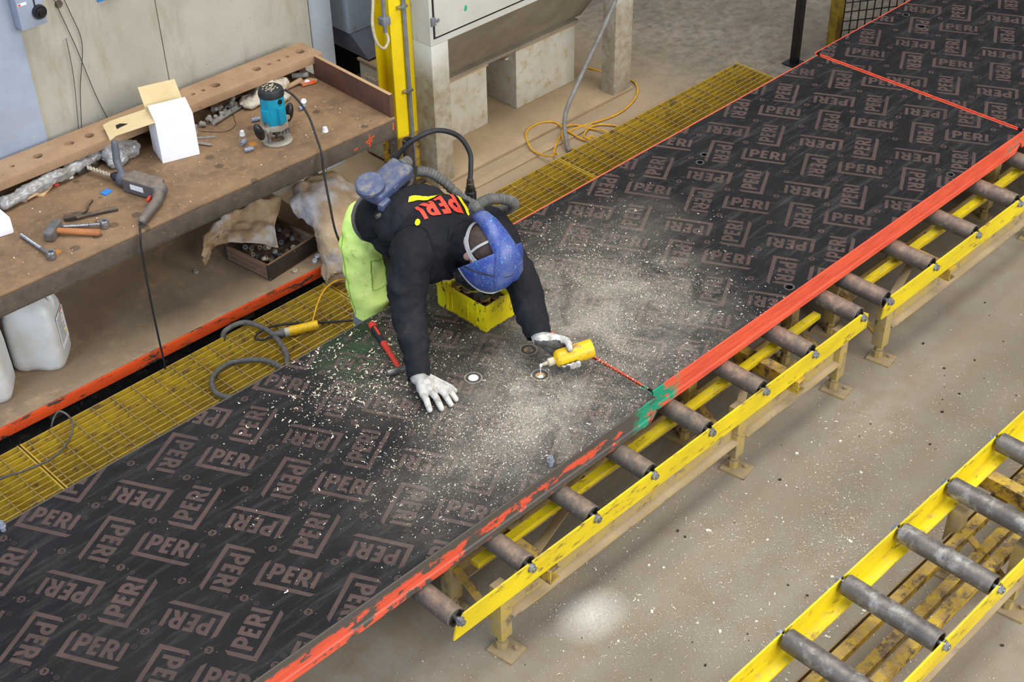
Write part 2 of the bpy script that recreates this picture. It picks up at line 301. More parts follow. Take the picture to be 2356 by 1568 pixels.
M['machine_daylit'] = simple('daylight_tinted_machine_paint', srgb(176, 188, 202), srgb(166, 174, 184), 5, 0.55, bump=0.12, chip=srgb(160, 148, 126), chsc=12, cht=(0.6, 0.72))  # bluish tint of the daylight mixed into the machine colour
M['machine_dirty'] = simple('dust_stained_machine_paint', srgb(188, 180, 160), srgb(158, 140, 108), 7, 0.65, bump=0.2, chip=srgb(130, 110, 80), chsc=24, cht=(0.6, 0.74))
def mk_leg():
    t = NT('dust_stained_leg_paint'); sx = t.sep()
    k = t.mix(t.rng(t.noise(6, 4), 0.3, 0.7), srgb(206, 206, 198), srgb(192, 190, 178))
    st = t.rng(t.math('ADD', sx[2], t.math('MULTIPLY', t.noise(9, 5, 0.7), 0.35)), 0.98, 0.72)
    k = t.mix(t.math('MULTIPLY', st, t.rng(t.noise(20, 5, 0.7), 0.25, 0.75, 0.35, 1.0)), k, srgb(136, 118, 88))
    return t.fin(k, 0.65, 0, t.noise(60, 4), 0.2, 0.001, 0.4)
M['machine_leg'] = mk_leg()
M['bin'] = simple('scuffed_grey_bin', srgb(196, 192, 180), srgb(182, 174, 156), 9, 0.6, bump=0.15, chip=srgb(176, 160, 130), chsc=18, cht=(0.54, 0.64), dust=srgb(186, 156, 118), dustt=(0.0, 0.3))
M['hopper'] = simple('dusty_hopper_steel', srgb(144, 134, 116), srgb(122, 112, 98), 5, 0.7, bump=0.2)
M['chute'] = simple('dark_blue_grey_chute', srgb(96, 98, 110), srgb(80, 80, 88), 6, 0.6, bump=0.15)
M['tan'] = simple('dust_covered_plate', srgb(174, 152, 120), srgb(158, 136, 106), 4, 0.9, bump=0.2, chip=srgb(150, 124, 92), chsc=40, cht=(0.6, 0.7))
M['void'] = simple('dark_recess', srgb(24, 22, 22), srgb(18, 17, 17), 10, 0.9, bump=0.0)
M['green_mark'] = simple('green_paint_mark', srgb(40, 170, 120), srgb(40, 160, 112), 10, 0.6, bump=0.0)
M['orange_mark'] = simple('orange_spray_mark', srgb(236, 84, 24), srgb(220, 76, 24), 40, 0.7, bump=0.0)
M['conduit'] = simple('galvanised_conduit', srgb(150, 156, 168), srgb(128, 130, 138), 14, 0.5, 0.5, bump=0.1)
M['black_fence'] = simple('black_mesh_wire', srgb(34, 32, 28), srgb(24, 22, 20), 20, 0.6, bump=0.1)
M['yellow_fence'] = simple('grimy_yellow_frame', srgb(150, 124, 24), srgb(84, 70, 26), 16, 0.6, bump=0.2)

# ------------------------------------------------------------------ mesh helpers
def rot_to(d):
    return Vector(d).normalized().to_track_quat('Z', 'Y').to_matrix().to_4x4()
class MB:
    def __init__(s): s.v = []; s.f = []; s.mi = []; s.cur = 0
    def add(s, vs, fs, T=None):
        b = len(s.v)
        for p in vs:
            p = Vector(p); s.v.append(T @ p if T is not None else p)
        for q in fs: s.f.append([b+i for i in q]); s.mi.append(s.cur)
        return s
    def box(s, lo, hi, T=None):
        x0, y0, z0 = lo; x1, y1, z1 = hi
        return s.add([(x0,y0,z0),(x1,y0,z0),(x1,y1,z0),(x0,y1,z0),(x0,y0,z1),(x1,y0,z1),(x1,y1,z1),(x0,y1,z1)],
                     [(0,3,2,1),(4,5,6,7),(0,1,5,4),(1,2,6,5),(2,3,7,6),(3,0,4,7)], T)
    def bar(s, a, b, wy, wz, roll=0):
        a = Vector(a); b = Vector(b); d = b-a; L = d.length
        x = d.normalized(); zz = Vector((0,0,1))
        if abs(x.z) > 0.99: zz = Vector((0,1,0))
        y = zz.cross(x).normalized(); z = x.cross(y)
        T = Matrix((x, y, z)).transposed().to_4x4(); T.translation = a
        if roll: T = T @ Matrix.Rotation(roll, 4, 'X')
        return s.box((0, -wy/2, -wz/2), (L, wy/2, wz/2), T)
    def cyl(s, a, b, r0, r1=None, n=16, cap=True):
        a = Vector(a); b = Vector(b); r1 = r0 if r1 is None else r1
        T = rot_to(b-a); L = (b-a).length; T.translation = a
        vs = []
        for k in range(n):
            t = 2*math.pi*k/n; vs.append((r0*math.cos(t), r0*math.sin(t), 0))
        for k in range(n):
            t = 2*math.pi*k/n; vs.append((r1*math.cos(t), r1*math.sin(t), L))
        fs = [(k, (k+1) % n, n+(k+1) % n, n+k) for k in range(n)]
        if cap: fs += [tuple(range(n-1, -1, -1)), tuple(range(n, 2*n))]
        return s.add(vs, fs, T)
    def lathe(s, prof, n=20, T=None, ruf=None):
        vs = []; fs = []; rings = []
        for (r, z) in prof:
            if r < 1e-6: rings.append([len(vs)]); vs.append((0, 0, z))
            else:
                rings.append(list(range(len(vs), len(vs)+n)))
                for k in range(n):
                    t = 2*math.pi*k/n; rr = r*(ruf(t) if ruf else 1); vs.append((rr*math.cos(t), rr*math.sin(t), z))
        for a, b in zip(rings, rings[1:]):
            for k in range(n):
                k2 = (k+1) % n
                if len(a) == 1 and len(b) == 1: continue
                if len(a) == 1: fs.append((a[0], b[k2], b[k]))
                elif len(b) == 1: fs.append((a[k], a[k2], b[0]))
                else: fs.append((a[k], a[k2], b[k2], b[k]))
        return s.add(vs, fs, T)
    def tube(s, pts, r, n=8, cap=True):
        pts = [Vector(p) for p in pts]; rr = r if isinstance(r, (list, tuple)) else [r]*len(pts)
        d0 = (pts[1]-pts[0]).normalized(); u = d0.orthogonal().normalized(); rings = []; vs = []; fs = []
        for i, p in enumerate(pts):
            d = (pts[min(i+1, len(pts)-1)]-pts[max(i-1, 0)])
            d = d.normalized() if d.length > 1e-9 else d0
            u = (u - d*u.dot(d)); u = u.normalized() if u.length > 1e-6 else d.orthogonal().normalized(); w_ = d.cross(u)
            for k in range(n):
                t = 2*math.pi*k/n; vs.append(p + (u*math.cos(t)+w_*math.sin(t))*rr[i])
        for i in range(len(pts)-1):
            for k in range(n): fs.append((i*n+k, i*n+(k+1) % n, (i+1)*n+(k+1) % n, (i+1)*n+k))
        if cap: fs += [tuple(range(n-1, -1, -1)), tuple(range((len(pts)-1)*n, len(pts)*n))]
        return s.add(vs, fs)
    def prism(s, poly, z0, z1, T=None):
        n = len(poly); vs = [(x, y, z0) for x, y in poly]+[(x, y, z1) for x, y in poly]
        return s.add(vs, [tuple(range(n-1, -1, -1)), tuple(range(n, 2*n))]+[(k, (k+1) % n, n+(k+1) % n, n+k) for k in range(n)], T)
    def flat(s, poly, z, T=None):
        return s.add([(x, y, z) for x, y in poly], [tuple(range(len(poly)))], T)
    def ell(s, c, rad, T=None, nu=16, nv=10):
        vs = [(0, 0, 1)]; 
        for j in range(1, nv):
            ph = math.pi*j/nv
            for k in range(nu): t = 2*math.pi*k/nu; vs.append((math.sin(ph)*math.cos(t), math.sin(ph)*math.sin(t), math.cos(ph)))
        vs.append((0, 0, -1)); fs = []
        for k in range(nu): fs.append((0, 1+k, 1+(k+1) % nu)); fs.append((len(vs)-1, 1+(nv-2)*nu+(k+1) % nu, 1+(nv-2)*nu+k))
        for j in range(nv-2):
            for k in range(nu): a = 1+j*nu+k; b = 1+j*nu+(k+1) % nu; fs.append((a, a+nu, b+nu, b))
        S = Matrix.Translation(c) @ (T if T is not None else Matrix.Identity(4)) @ Matrix.Diagonal((rad[0], rad[1], rad[2], 1))
        return s.add(vs, fs, S)
    def cap(s, a, b, ra, rb, n=14):
        # tapered capsule
        a = Vector(a); b = Vector(b); s.cyl(a, b, ra, rb, n); s.ell(a, (ra,)*3, None, n, 8); s.ell(b, (rb,)*3, None, n, 8); return s
    def mesh(s, name):
        me = bpy.data.meshes.new(name); me.from_pydata([tuple(p) for p in s.v], [], s.f); me.update(); return me
    def build(s, name, mat, parent=None, smooth=None, bevel=0, fixn=True, off=None, seg=2):
        if off is None and parent is not None: off = parent.get('_o')
        if off is not None:
            o3 = Vector(off[:]); s.v = [Vector(p)-o3 for p in s.v]
        me = s.mesh(name)
        mats = mat if isinstance(mat, (list, tuple)) else [mat]
        for k in mats: me.materials.append(M[k] if isinstance(k, str) else k)
        if len(mats) > 1:
            for p, i in zip(me.polygons, s.mi): p.material_index = i
        if fixn or bevel:
            bm = bmesh.new(); bm.from_mesh(me)
            if bevel:
                bm.normal_update()
                eds = [e for e in bm.edges if len(e.link_faces) == 2 and e.calc_face_angle(0) > 0.5]
                bmesh.ops.bevel(bm, geom=eds, offset=bevel, segments=seg, affect='EDGES', profile=0.6, clamp_overlap=True)
            if fixn: bmesh.ops.recalc_face_normals(bm, faces=bm.faces)
            bm.to_mesh(me); bm.free()
        return place(name, me, parent, smooth if smooth is not None else (0.7 if bevel else None), off)
def place(name, me, parent, smooth=None, off=None):
    if smooth:
        for p in me.polygons: p.use_smooth = True
        me.set_sharp_from_angle(angle=smooth)
    o = bpy.data.objects.new(name, me); COL.objects.link(o)
    if parent is not None:
        o.parent = parent
        if off is not None: o['_o'] = tuple(off[:])
    return o
def thing(name, loc, label, cat, group=None, world=True, rz=0):
    o = bpy.data.objects.new(name, None); COL.objects.link(o); o.location = loc; o.rotation_euler = (0, 0, rz)
    o.empty_display_size = 0.05
    o['label'] = label; o['category'] = cat
    if group: o['group'] = group
    if world: o['_o'] = tuple(loc)
    return o
def tag(o, label, cat, group=None):
    o['label'] = label; o['category'] = cat
    if group: o['group'] = group
    return o
def struct(o): o['kind'] = 'structure'; return o
def dup(o, parent=None):
    c = o.copy(); COL.objects.link(c); c.parent = parent
    for ch in list(o.children): dup(ch, c)
    return c
def evaluated(o):
    dg = bpy.context.evaluated_depsgraph_get(); dg.update()
    me = bpy.data.meshes.new_from_object(o.evaluated_get(dg)); return me
def cut(o, cutter_mb):
    c = bpy.data.objects.new('cutter', cutter_mb.mesh('cutter')); COL.objects.link(c); c.parent = o.parent
    bm = bmesh.new(); bm.from_mesh(c.data); bmesh.ops.recalc_face_normals(bm, faces=bm.faces); bm.to_mesh(c.data); bm.free()
    md = o.modifiers.new('b', 'BOOLEAN'); md.operation = 'DIFFERENCE'; md.object = c; md.solver = 'EXACT'
    me = evaluated(o); o.modifiers.clear(); o.data = me; bpy.data.objects.remove(c)
def remesh(mb, voxel, smooth=6, disp=None):
    o = bpy.data.objects.new('tmp', mb.mesh('tmp')); COL.objects.link(o)
    bm = bmesh.new(); bm.from_mesh(o.data); bmesh.ops.recalc_face_normals(bm, faces=bm.faces); bm.to_mesh(o.data); bm.free()
    r = o.modifiers.new('r', 'REMESH'); r.mode = 'VOXEL'; r.voxel_size = voxel
    sm = o.modifiers.new('s', 'SMOOTH'); sm.iterations = smooth; sm.factor = 0.5
    me = evaluated(o); bpy.data.objects.remove(o)
    if disp:
        nn = [v.normal.copy() for v in me.vertices]
        for v, n_ in zip(me.vertices, nn): v.co += n_*disp(v.co, n_)
        me.update()
    return me
def from_mesh(name, me, mat, parent, smooth=1.2, off=None):
    if off is None and parent is not None: off = parent.get('_o')
    if off is not None: me.transform(Matrix.Translation(-Vector(off[:])))
    me.materials.clear()
    mats = mat if isinstance(mat, (list, tuple)) else [mat]
    for k in mats: me.materials.append(M[k])
    return place(name, me, parent, smooth, off)
def spline(pts, n=8):
    P = [Vector(p) for p in pts]; out = []
    for i in range(len(P)-1):
        p0 = P[max(i-1, 0)]; p1 = P[i]; p2 = P[i+1]; p3 = P[min(i+2, len(P)-1)]
        for k in range(n):
            t = k/n
            out.append(0.5*((2*p1)+(p2-p0)*t+(2*p0-5*p1+4*p2-p3)*t*t+(3*p1-p0-3*p2+p3)*t**3))
    out.append(P[-1]); return out
def cable(name, pts, r, mat, label, cat='cable', n=8, sub=8, group=None):
    o = thing(name, pts[0], label, cat, group) if False else None
    mb = MB(); mb.tube(spline(pts, sub), r, n); x = mb.build(name, mat, None, smooth=1.2)
    return tag(x, label, cat, group)

# ==================================================================== SETTING
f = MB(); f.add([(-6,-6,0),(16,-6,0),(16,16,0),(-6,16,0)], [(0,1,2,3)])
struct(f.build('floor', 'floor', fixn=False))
WY = 5.42
wb = MB(); wb.box((-3.0, WY, 0), (3.88, WY+0.25, 3.2)); wall = struct(wb.build('wall_back', 'wall'))
j = MB(); j.box((3.042, WY-0.0015, 0), (3.0455, WY+0.002, 3.2)); j.build('panel_joint', 'bench_edge', wall)
j = MB(); j.box((-3.0, WY-0.012, 0), (2.385, WY+0.002, 3.2)); j.build('added_blue_light_slab', 'lit_wall_box_grey', wall)  # slab coloured for the bluish light on the concrete
j = MB(); j.cyl((2.585, WY+0.002, 1.40), (2.585, WY-0.004, 1.40), 0.018, n=20); j.build('filled_anchor_hole', 'bench_edge', wall)

# ==================================================================== PANELS
ZT, ZB = 0.55, 0.435
U = Vector((0.396, 0.203)); V = Vector((0.203, -0.396)); TA = R(-61)
G_BR = [[(0,0),(0.0175,0.0172),(0.0181,0.1133),(0.002,0.097)], [(0,0),(0.1984,-0.003),(0.2131,0.012),(0.0175,0.0172)]]
def glyphs():
    out = list(G_BR)
    def bowl(x, ytop, ybot, xr, th):
        cy = (ytop+ybot)/2; ry = (ytop-ybot)/2; x1 = xr-ry*0.95; res = []
        res.append([(x, ytop-th), (x1, ytop-th), (x1, ytop), (x, ytop)]); res.append([(x, ybot), (x1, ybot), (x1, ybot+th), (x, ybot+th)])
        n = 8
        for k in range(n):
            a = math.pi/2-math.pi*k/n; b = math.pi/2-math.pi*(k+1)/n
            o_ = lambda t: (x1+ry*0.95*math.cos(t), cy+ry*math.sin(t)); i_ = lambda t: (x1+(ry*0.95-th)*math.cos(t), cy+(ry-th)*math.sin(t))
            res.append([o_(a), i_(a), i_(b), o_(b)])
        return res
    b, t_ = 0.032, 0.104; th = 0.0155
    out.append([(0.034,b),(0.0495,b),(0.0495,t_),(0.034,t_)]); out += bowl(0.0495, t_, 0.056, 0.079, th)
    out.append([(0.0845,b),(0.1005,b),(0.1005,t_),(0.0845,t_)])
    for y0, xr in ((t_-0.0145, 0.119), (0.0625, 0.115), (b, 0.117)): out.append([(0.1005,y0),(xr,y0),(xr,y0+0.0145),(0.1005,y0+0.0145)])
    out.append([(0.129,b),(0.1445,b),(0.1445,t_),(0.129,t_)]); out += bowl(0.1445, t_, 0.056, 0.1735, th)
    out.append([(0.1475,0.056),(0.160,b),(0.179,b),(0.165,0.059)])
    out.append([(0.184,b),(0.1995,b),(0.1995,t_),(0.184,t_)])
    return out
def ring(cx, cy, r0, r1, n=12):
    return [[(cx+r1*math.cos(2*math.pi*k/n), cy+r1*math.sin(2*math.pi*k/n)), (cx+r1*math.cos(2*math.pi*(k+1)/n), cy+r1*math.sin(2*math.pi*(k+1)/n)),
             (cx+r0*math.cos(2*math.pi*(k+1)/n), cy+r0*math.sin(2*math.pi*(k+1)/n)), (cx+r0*math.cos(2*math.pi*k/n), cy+r0*math.sin(2*math.pi*k/n))] for k in range(n)]
LOGO = glyphs()
REG = ring(0.2165, 0.0975, 0.0072, 0.0088, 14)+[[(0.214,0.094),(0.2152,0.094),(0.2152,0.101),(0.214,0.101)],[(0.2152,0.0998),(0.218,0.0998),(0.218,0.101),(0.2152,0.101)],[(0.2152,0.0972),(0.218,0.0972),(0.218,0.0982),(0.2152,0.0982)],[(0.2170,0.0972),(0.2185,0.094),(0.2198,0.094),(0.2182,0.0972)]]
HEX = ring(0, 0, 0.0095, 0.0155, 6)+[[(-0.0075,-0.006),(-0.0045,-0.006),(-0.0045,0.007),(-0.0075,0.007)],[(-0.0045,-0.006),(-0.001,-0.006),(-0.001,0.001),(-0.0045,0.001)],[(0.002,0.0045),(0.007,0.0045),(0.007,0.007),(0.002,0.007)],[(0.002,-0.006),(0.007,-0.006),(0.007,-0.0035),(0.002,-0.0035)],[(0.0045,-0.0035),(0.007,-0.0035),(0.007,0.0045),(0.0045,0.0045)]]
HEX += ring(-0.026, 0, 0, 0.0035, 5)+ring(0.026, 0, 0, 0.0035, 5)
def clip(poly, x0, x1, y0, y1):
    for ax, lim, sg in ((0, x0, 1), (0, x1, -1), (1, y0, 1), (1, y1, -1)):
        out = []
        for i in range(len(poly)):
            a = poly[i]; b = poly[(i+1) % len(poly)]; da = sg*(a[ax]-lim); db = sg*(b[ax]-lim)
            if da >= 0: out.append(a)
            if da*db < 0: t = da/(da-db); out.append((a[0]+(b[0]-a[0])*t, a[1]+(b[1]-a[1])*t))
        poly = out
        if len(poly) < 3: return []
    return poly
def logo_print(x0, x1, y0, y1, org, holes=()):
    mb = MB(); org = Vector(org)
    def put(polys, o, ang):
        ca, sa = math.cos(ang), math.sin(ang)
        for pl in polys:
            q = clip([(o.x+x*ca-y*sa, o.y+x*sa+y*ca) for x, y in pl], x0, x1, y0, y1)
            if len(q) < 3: continue
            if any((q[0][0]-h[0])**2+(q[0][1]-h[1])**2 < h[2]**2 for h in holes): continue
            mb.flat(q, ZT+0.0004)
    offs = [((0, 0), 0), ((0.274, 0.150), math.pi), ((0.049, 0.207), -math.pi/2), ((0.214, -0.064), math.pi/2)]
    ca, sa = math.cos(TA), math.sin(TA)
    for i in range(-9, 10):
        for k in range(-9, 10):
            c = org + U*i + V*k
            if not (x0-0.6 < c.x < x1+0.6 and y0-0.6 < c.y < y1+0.6): continue
            for (o, a) in offs:
                p = c+Vector(o); put(LOGO, p, TA+a); put(REG, p, TA+a)
            for (a, b) in ((0, 0.16), (0.22, 0.16), (0, -0.062), (0.22, -0.062)):
                put(HEX, Vector((c.x+a*ca-b*sa, c.y+a*sa+b*ca)), TA)
    return mb
def panel(x0, x1, y0, y1, org, label, sheet, prnt, paint, holes=(), plugs=()):
    t = thing('formwork_panel', ((x0+x1)/2, (y0+y1)/2, ZB), label, 'formwork panel', 'formwork panels on the roller line')
    fe = 0.007
    sh = MB(); sh.box((x0+fe, y0+fe, ZT-0.021), (x1-fe, y1-fe, ZT)); 
    s = sh.build('plywood_sheet', sheet, t)
    cutters = MB(); o = Vector(t['_o'][:])
    for (hx, hy, hr) in holes: cutters.cyl(Vector((hx, hy, ZT-0.05))-o, Vector((hx, hy, ZT+0.02))-o, hr, n=20)
    for (hx, hy, hr, d) in plugs: cutters.cyl(Vector((hx, hy, ZT-d))-o, Vector((hx, hy, ZT+0.02))-o, hr, n=24)
    if cutters.v: cut(s, cutters)
    # frame rails, each a profile swept along its length with the lower corners cut away at the ends
    prof = [(0, ZT), (0.006, ZT), (0.006, ZT-0.0225), (0.03, ZT-0.0225), (0.03, ZB), (0.004, ZB), (0, ZB+0.006), (0, ZB+0.030), (0.004, ZB+0.036), (0.004, ZB+0.052), (0, ZB+0.058)]
    def rail(a, b, n_in):
        a = Vector((*a, 0)); b = Vector((*b, 0)); n3 = Vector((*n_in, 0)); d = (b-a).normalized(); mb = MB(); rows = []
        for (p, lift) in ((a, 0.045), (a+d*0.035, 0), (b-d*0.035, 0), (b, 0.045)):
            rows.append([p+n3*q+Vector((0, 0, max(z, ZB+lift) if z < ZT-0.03 else z)) for q, z in prof])
        n = len(prof); vs = [v for r_ in rows for v in r_]; fs = [tuple(range(n)), tuple(range(len(vs)-1, len(vs)-n-1, -1))]
        for i in range(3):
            for k in range(n): fs.append((i*n+k, i*n+(k+1) % n, (i+1)*n+(k+1) % n, (i+1)*n+k))
        mb.add(vs, fs); return mb
    rail((x0, y0), (x1, y0), (0, 1)).build('frame_rail', paint, t)
    rail((x0, y1), (x1, y1), (0, -1)).build('frame_rail', paint, t)
    rail((x0, y0+0.031), (x0, y1-0.031), (1, 0)).build('frame_rail', paint, t)
    rail((x1, y0+0.031), (x1, y1-0.031), (-1, 0)).build('frame_rail', paint, t)
    for k in range(1, 5):
        x = x0+(x1-x0)*k/5; mb = MB(); mb.box((x-0.02, y0+0.031, ZB+0.02), (x+0.02, y1-0.031, ZT-0.0225)); mb.build('cross_rib', paint, t)
    av = [(h[0], h[1], h[2]+0.012) for h in holes]+[(p[0], p[1], 0.036) for p in plugs]
    logo_print(x0+fe, x1-fe, y0+fe, y1-fe, org, av).build('logo_print', prnt, t, fixn=False)
    for (hx, hy, hr) in holes:
        mb = MB()
        for q in ring(hx, hy, hr, hr+0.007, 20): mb.flat(q, ZT+0.0006)
        mb.build('tie_hole_ring', 'rubbed', t, fixn=False)
    return t
P1 = (0.47, 3.172, 2.505, 3.655); P2 = (3.182, 5.885, 2.537, 3.728); P3 = (5.900, 8.6, 2.545, 3.752)
PLUGS = [(2.960, 2.908, 0.0195, 0.004), (3.040, 3.049, 0.0195, 0.004)]
pn1 = panel(*P1, (1.355, 3.226), 'near black plywood panel with chipped red frame, under the worker\'s hands', 'ply1', 'print1', 'frame_worn', [], PLUGS)
pn2 = panel(*P2, (3.963, 2.948), 'middle black plywood panel with bright red frame edge, on the rollers', 'ply2', 'print2', 'frame_red',
            [(4.075, 2.575, 0.016), (5.30, 2.575, 0.013), (4.60, 3.47, 0.014), (4.67, 3.50, 0.014)])
pn3 = panel(*P3, (5.971, 3.614), 'far black plywood panel at the upper right corner', 'ply3', 'print3', 'frame_red', [(6.62, 3.66, 0.015), (6.55, 3.52, 0.02)])
for k, (x, y, r_, d) in enumerate(PLUGS):
    mb = MB(); mb.cyl((x, y, ZT-d-0.001), (x, y, ZT-d+0.0008), r_*0.995, n=24); mb.build('wood_plug', 'wood', pn1, smooth=0.6)
for (x, y) in ((2.960, 2.908), (3.040, 3.049), (2.772, 3.078)):
    mb = MB()
    for q in ring(x, y, 0.0305, 0.0345, 32): mb.flat(q, ZT+0.0012)
    for q in ring(x, y, 0.0198, 0.0215, 32): mb.flat(q, ZT+0.0008)
    mb.build('sanded_ring', 'sanded', pn1, fixn=False)
    mb = MB()
    for q in ring(x, y, 0.0198, 0.0310, 32): mb.flat(q, ZT+0.0009)
    mb.build('rubbed_ring', 'rubbed', pn1, fixn=False)
mb = MB(); mb.lathe([(0, 0.0016), (0.012, 0.0016), (0.0185, 0.0012), (0.0195, 0)], 28, Matrix.Translation((2.772, 3.078, ZT+0.0005)))
mb.build('glue_filled_plug', 'glue', pn1, smooth=0.8)
mb = MB(); mb.lathe([(0, 0.003), (0.006, 0.003), (0.010, 0.002), (0.0115, 0)], 18, Matrix.Translation((2.957, 2.902, ZT-0.0033)), ruf=lambda t: 1+0.15*math.sin(3*t)+0.1*math.sin(5*t+1))
mb.build('glue_blob', 'glue', pn1, smooth=0.8)

# ==================================================================== ROLLER CONVEYORS
ZA = 0.397; RR = 0.038
def conveyor(x0, x1, yf, xs, legs, chans, label, rmat, gauge=0.385, rail_mat='yellow', low=True, long=False):
    t = thing('roller_conveyor', ((x0+x1)/2, yf+gauge/2, 0), label, 'conveyor', 'roller conveyors')
    o = Vector(t['_o'][:])
    for sgn, y in ((1, yf), (-1, yf+gauge)):
        mb = MB(); th = 0.007
        a, b = (y-th/2, y+th/2)
        mb.prism([(x0, 0.324), (x1, 0.324), (x1, 0.395), (x1-0.03, 0.417), (x0+0.05, 0.417), (x0+0.012, 0.375)], -b, -a, Matrix.Rotation(R(90), 4, 'X'))
        mb.box((x0+0.02, min(y, y+sgn*0.05), 0.324), (x1-0.02, max(y, y+sgn*0.05), 0.331))
        rl = mb.build('side_rail', rail_mat, t)
        cu = MB()
        for x in xs: cu.box(Vector((x-0.009, y-0.02, ZA-0.004))-o, Vector((x+0.009, y+0.02, 0.43))-o)
        cut(rl, cu)
    proto = None
    for x in xs:
        if proto is None:
            mb = MB(); L0, L1 = yf+0.016, yf+gauge-0.016
            mb.lathe([(0, 0.012), (RR-0.006, 0.012), (RR-0.006, 0), (RR-0.0015, 0), (RR, 0.0015), (RR, L1-L0-0.0015), (RR-0.0015, L1-L0), (RR-0.006, L1-L0), (RR-0.006, L1-L0-0.012), (0, L1-L0-0.012)], 28,
                     Matrix.Translation((0, L0-yf, 0)) @ Matrix.Rotation(R(-90), 4, 'X'))
            r0 = mb.build('roller', rmat, t, smooth=0.6, off=(0, 0, 0))
            mb = MB(); mb.cyl((0, -0.022, 0), (0, gauge+0.022, 0), 0.0075, n=12)
            for s_2 in (-1, 1):
                yy = -0.0035 if s_2 < 0 else gauge+0.0035
                mb.cyl((0, yy, 0), (0, yy+s_2*0.003, 0), 0.0175, n=18); mb.cyl((0, yy+s_2*0.003, 0), (0, yy+s_2*0.015, 0), 0.0145, n=6)
                mb.cyl((0, yy-s_2*0.004, 0), (0, yy-s_2*0.011, 0), 0.0115, n=6)
            a0 = mb.build('axle_bolt', 'zinc', r0, off=(0, 0, 0))
            proto = r0; r0.location = Vector((x, yf, ZA))-o
        else:
            r = dup(proto, t); r.location = Vector((x, yf, ZA))-o; r.rotation_euler = (0, 0, 0)
    for x in chans:
        mb = MB(); ya, yb = yf-0.018, yf+gauge+0.018
        mb.box((x-0.025, ya, 0.262), (x-0.019, yb, 0.322)); mb.box((x-0.019, ya, 0.316), (x+0.025, yb, 0.322)); mb.box((x-0.019, ya, 0.262), (x+0.025, yb, 0.268))
        mb.build('cross_channel', 'yellow_dirty', t)
    for x in legs:
        for y in (yf+0.065, yf+gauge-0.065):
            mb = MB(); mb.box((x-0.027, y-0.027, 0.075), (x+0.027, y+0.027, 0.324)); lg = mb.build('leg', 'yellow_dust', t, bevel=0.003)
            mb = MB(); mb.cyl((x, y, 0.04), (x, y, 0.08), 0.012, n=12); mb.cyl((x, y, 0.008), (x, y, 0.045), 0.023, n=8); mb.cyl((x, y, 0.05), (x, y, 0.066), 0.019, n=6)
            mb.build('levelling_nut', 'yellow_dust', lg)
            mb = MB(); T = Matrix.Translation((x, y, 0)) @ Matrix.Rotation(R(8), 4, 'Z')
            s = 1 if y > yf+gauge/2 else -1
            mb.box((-0.045, min(-s*0.035, s*0.075), 0), (0.045, max(-s*0.035, s*0.075), 0.009), T); mb.cyl(T @ Vector((0.02, s*0.05, 0.009)), T @ Vector((0.02, s*0.05, 0.02)), 0.009, n=6)
            mb.build('foot_plate', 'yellow_dust', lg)
        mb = MB(); mb.bar((x, yf+0.093, 0.12), (x, yf+gauge-0.093, 0.24), 0.03, 0.006); mb.build('brace', 'yellow_dirty', t)
    if low and len(legs) > 1:
        if long:
            for yy, zz in ((0.13, 0.20), (0.205, 0.155), (0.28, 0.20)):
                mb = MB(); mb.box((legs[0]-0.2, yf+yy-0.02, zz), (legs[-1]+0.2, yf+yy+0.02, zz+0.035)); mb.build('long_beam', 'yellow_dirty', t)
        for a, b in zip(legs, legs[1:]):
            for y in (yf+0.068, yf+gauge-0.068):
                mb = MB(); mb.box((a+0.027, y-0.003, 0.165), (b-0.027, y+0.003, 0.225)); mb.box((a+0.027, y-0.04, 0.165), (b-0.027, y-0.003, 0.171)); mb.build('stretcher', 'yellow_dust', t)
            if long:
                continue
            mb = MB(); mb.bar((a+0.05, yf+0.10, 0.205), ((a+b)/2, yf+gauge-0.12, 0.25), 0.035, 0.008); mb.build('brace', 'yellow_dust', t)
            mb = MB(); mb.box((a, yf+0.172, 0.3225), (b, yf+0.208, 0.344)); mb.build('centre_beam', 'yellow', t)
    return t
conveyor(1.975, 4.335, 2.345, [2.005, 2.334, 2.661, 2.968, 3.297, 3.630, 3.953, 4.292], [2.252, 3.562, 4.255], [2.436, 3.865],
         'yellow roller conveyor under the near panel, legs on floor plates', 'roller')
conveyor(4.425, 7.4, 2.330, [4.468, 4.819, 5.170, 5.533, 5.88, 6.23, 6.58, 6.93, 7.28], [4.575, 5.9, 7.2], [4.97, 6.4],
         'yellow roller conveyor under the middle panel, running out of the right edge', 'roller')
conveyor(1.975, 4.335, 3.235, [2.005, 2.334, 2.661, 2.968, 3.297, 3.630, 3.953, 4.292], [2.252, 3.562, 4.255], [2.436, 3.865],
         'inner roller conveyor hidden under the near panel, beside the yellow grating', 'roller')
conveyor(4.425, 7.4, 3.235, [4.468, 4.819, 5.170, 5.533, 5.88, 6.23, 6.58, 6.93, 7.28], [4.575, 5.9, 7.2], [4.97, 6.4],
         'inner roller conveyor hidden under the middle panel, on the far side', 'roller')
conveyor(1.95, 5.6, 1.172, [2.02, 2.36, 2.685, 3.010, 3.345, 3.664, 3.996, 4.33, 4.66, 5.0, 5.33], [2.3, 3.66, 5.3], [2.52, 3.90, 5.1],
         'empty yellow roller conveyor with bare rollers in the lower right corner', 'roller_clean', long=True)

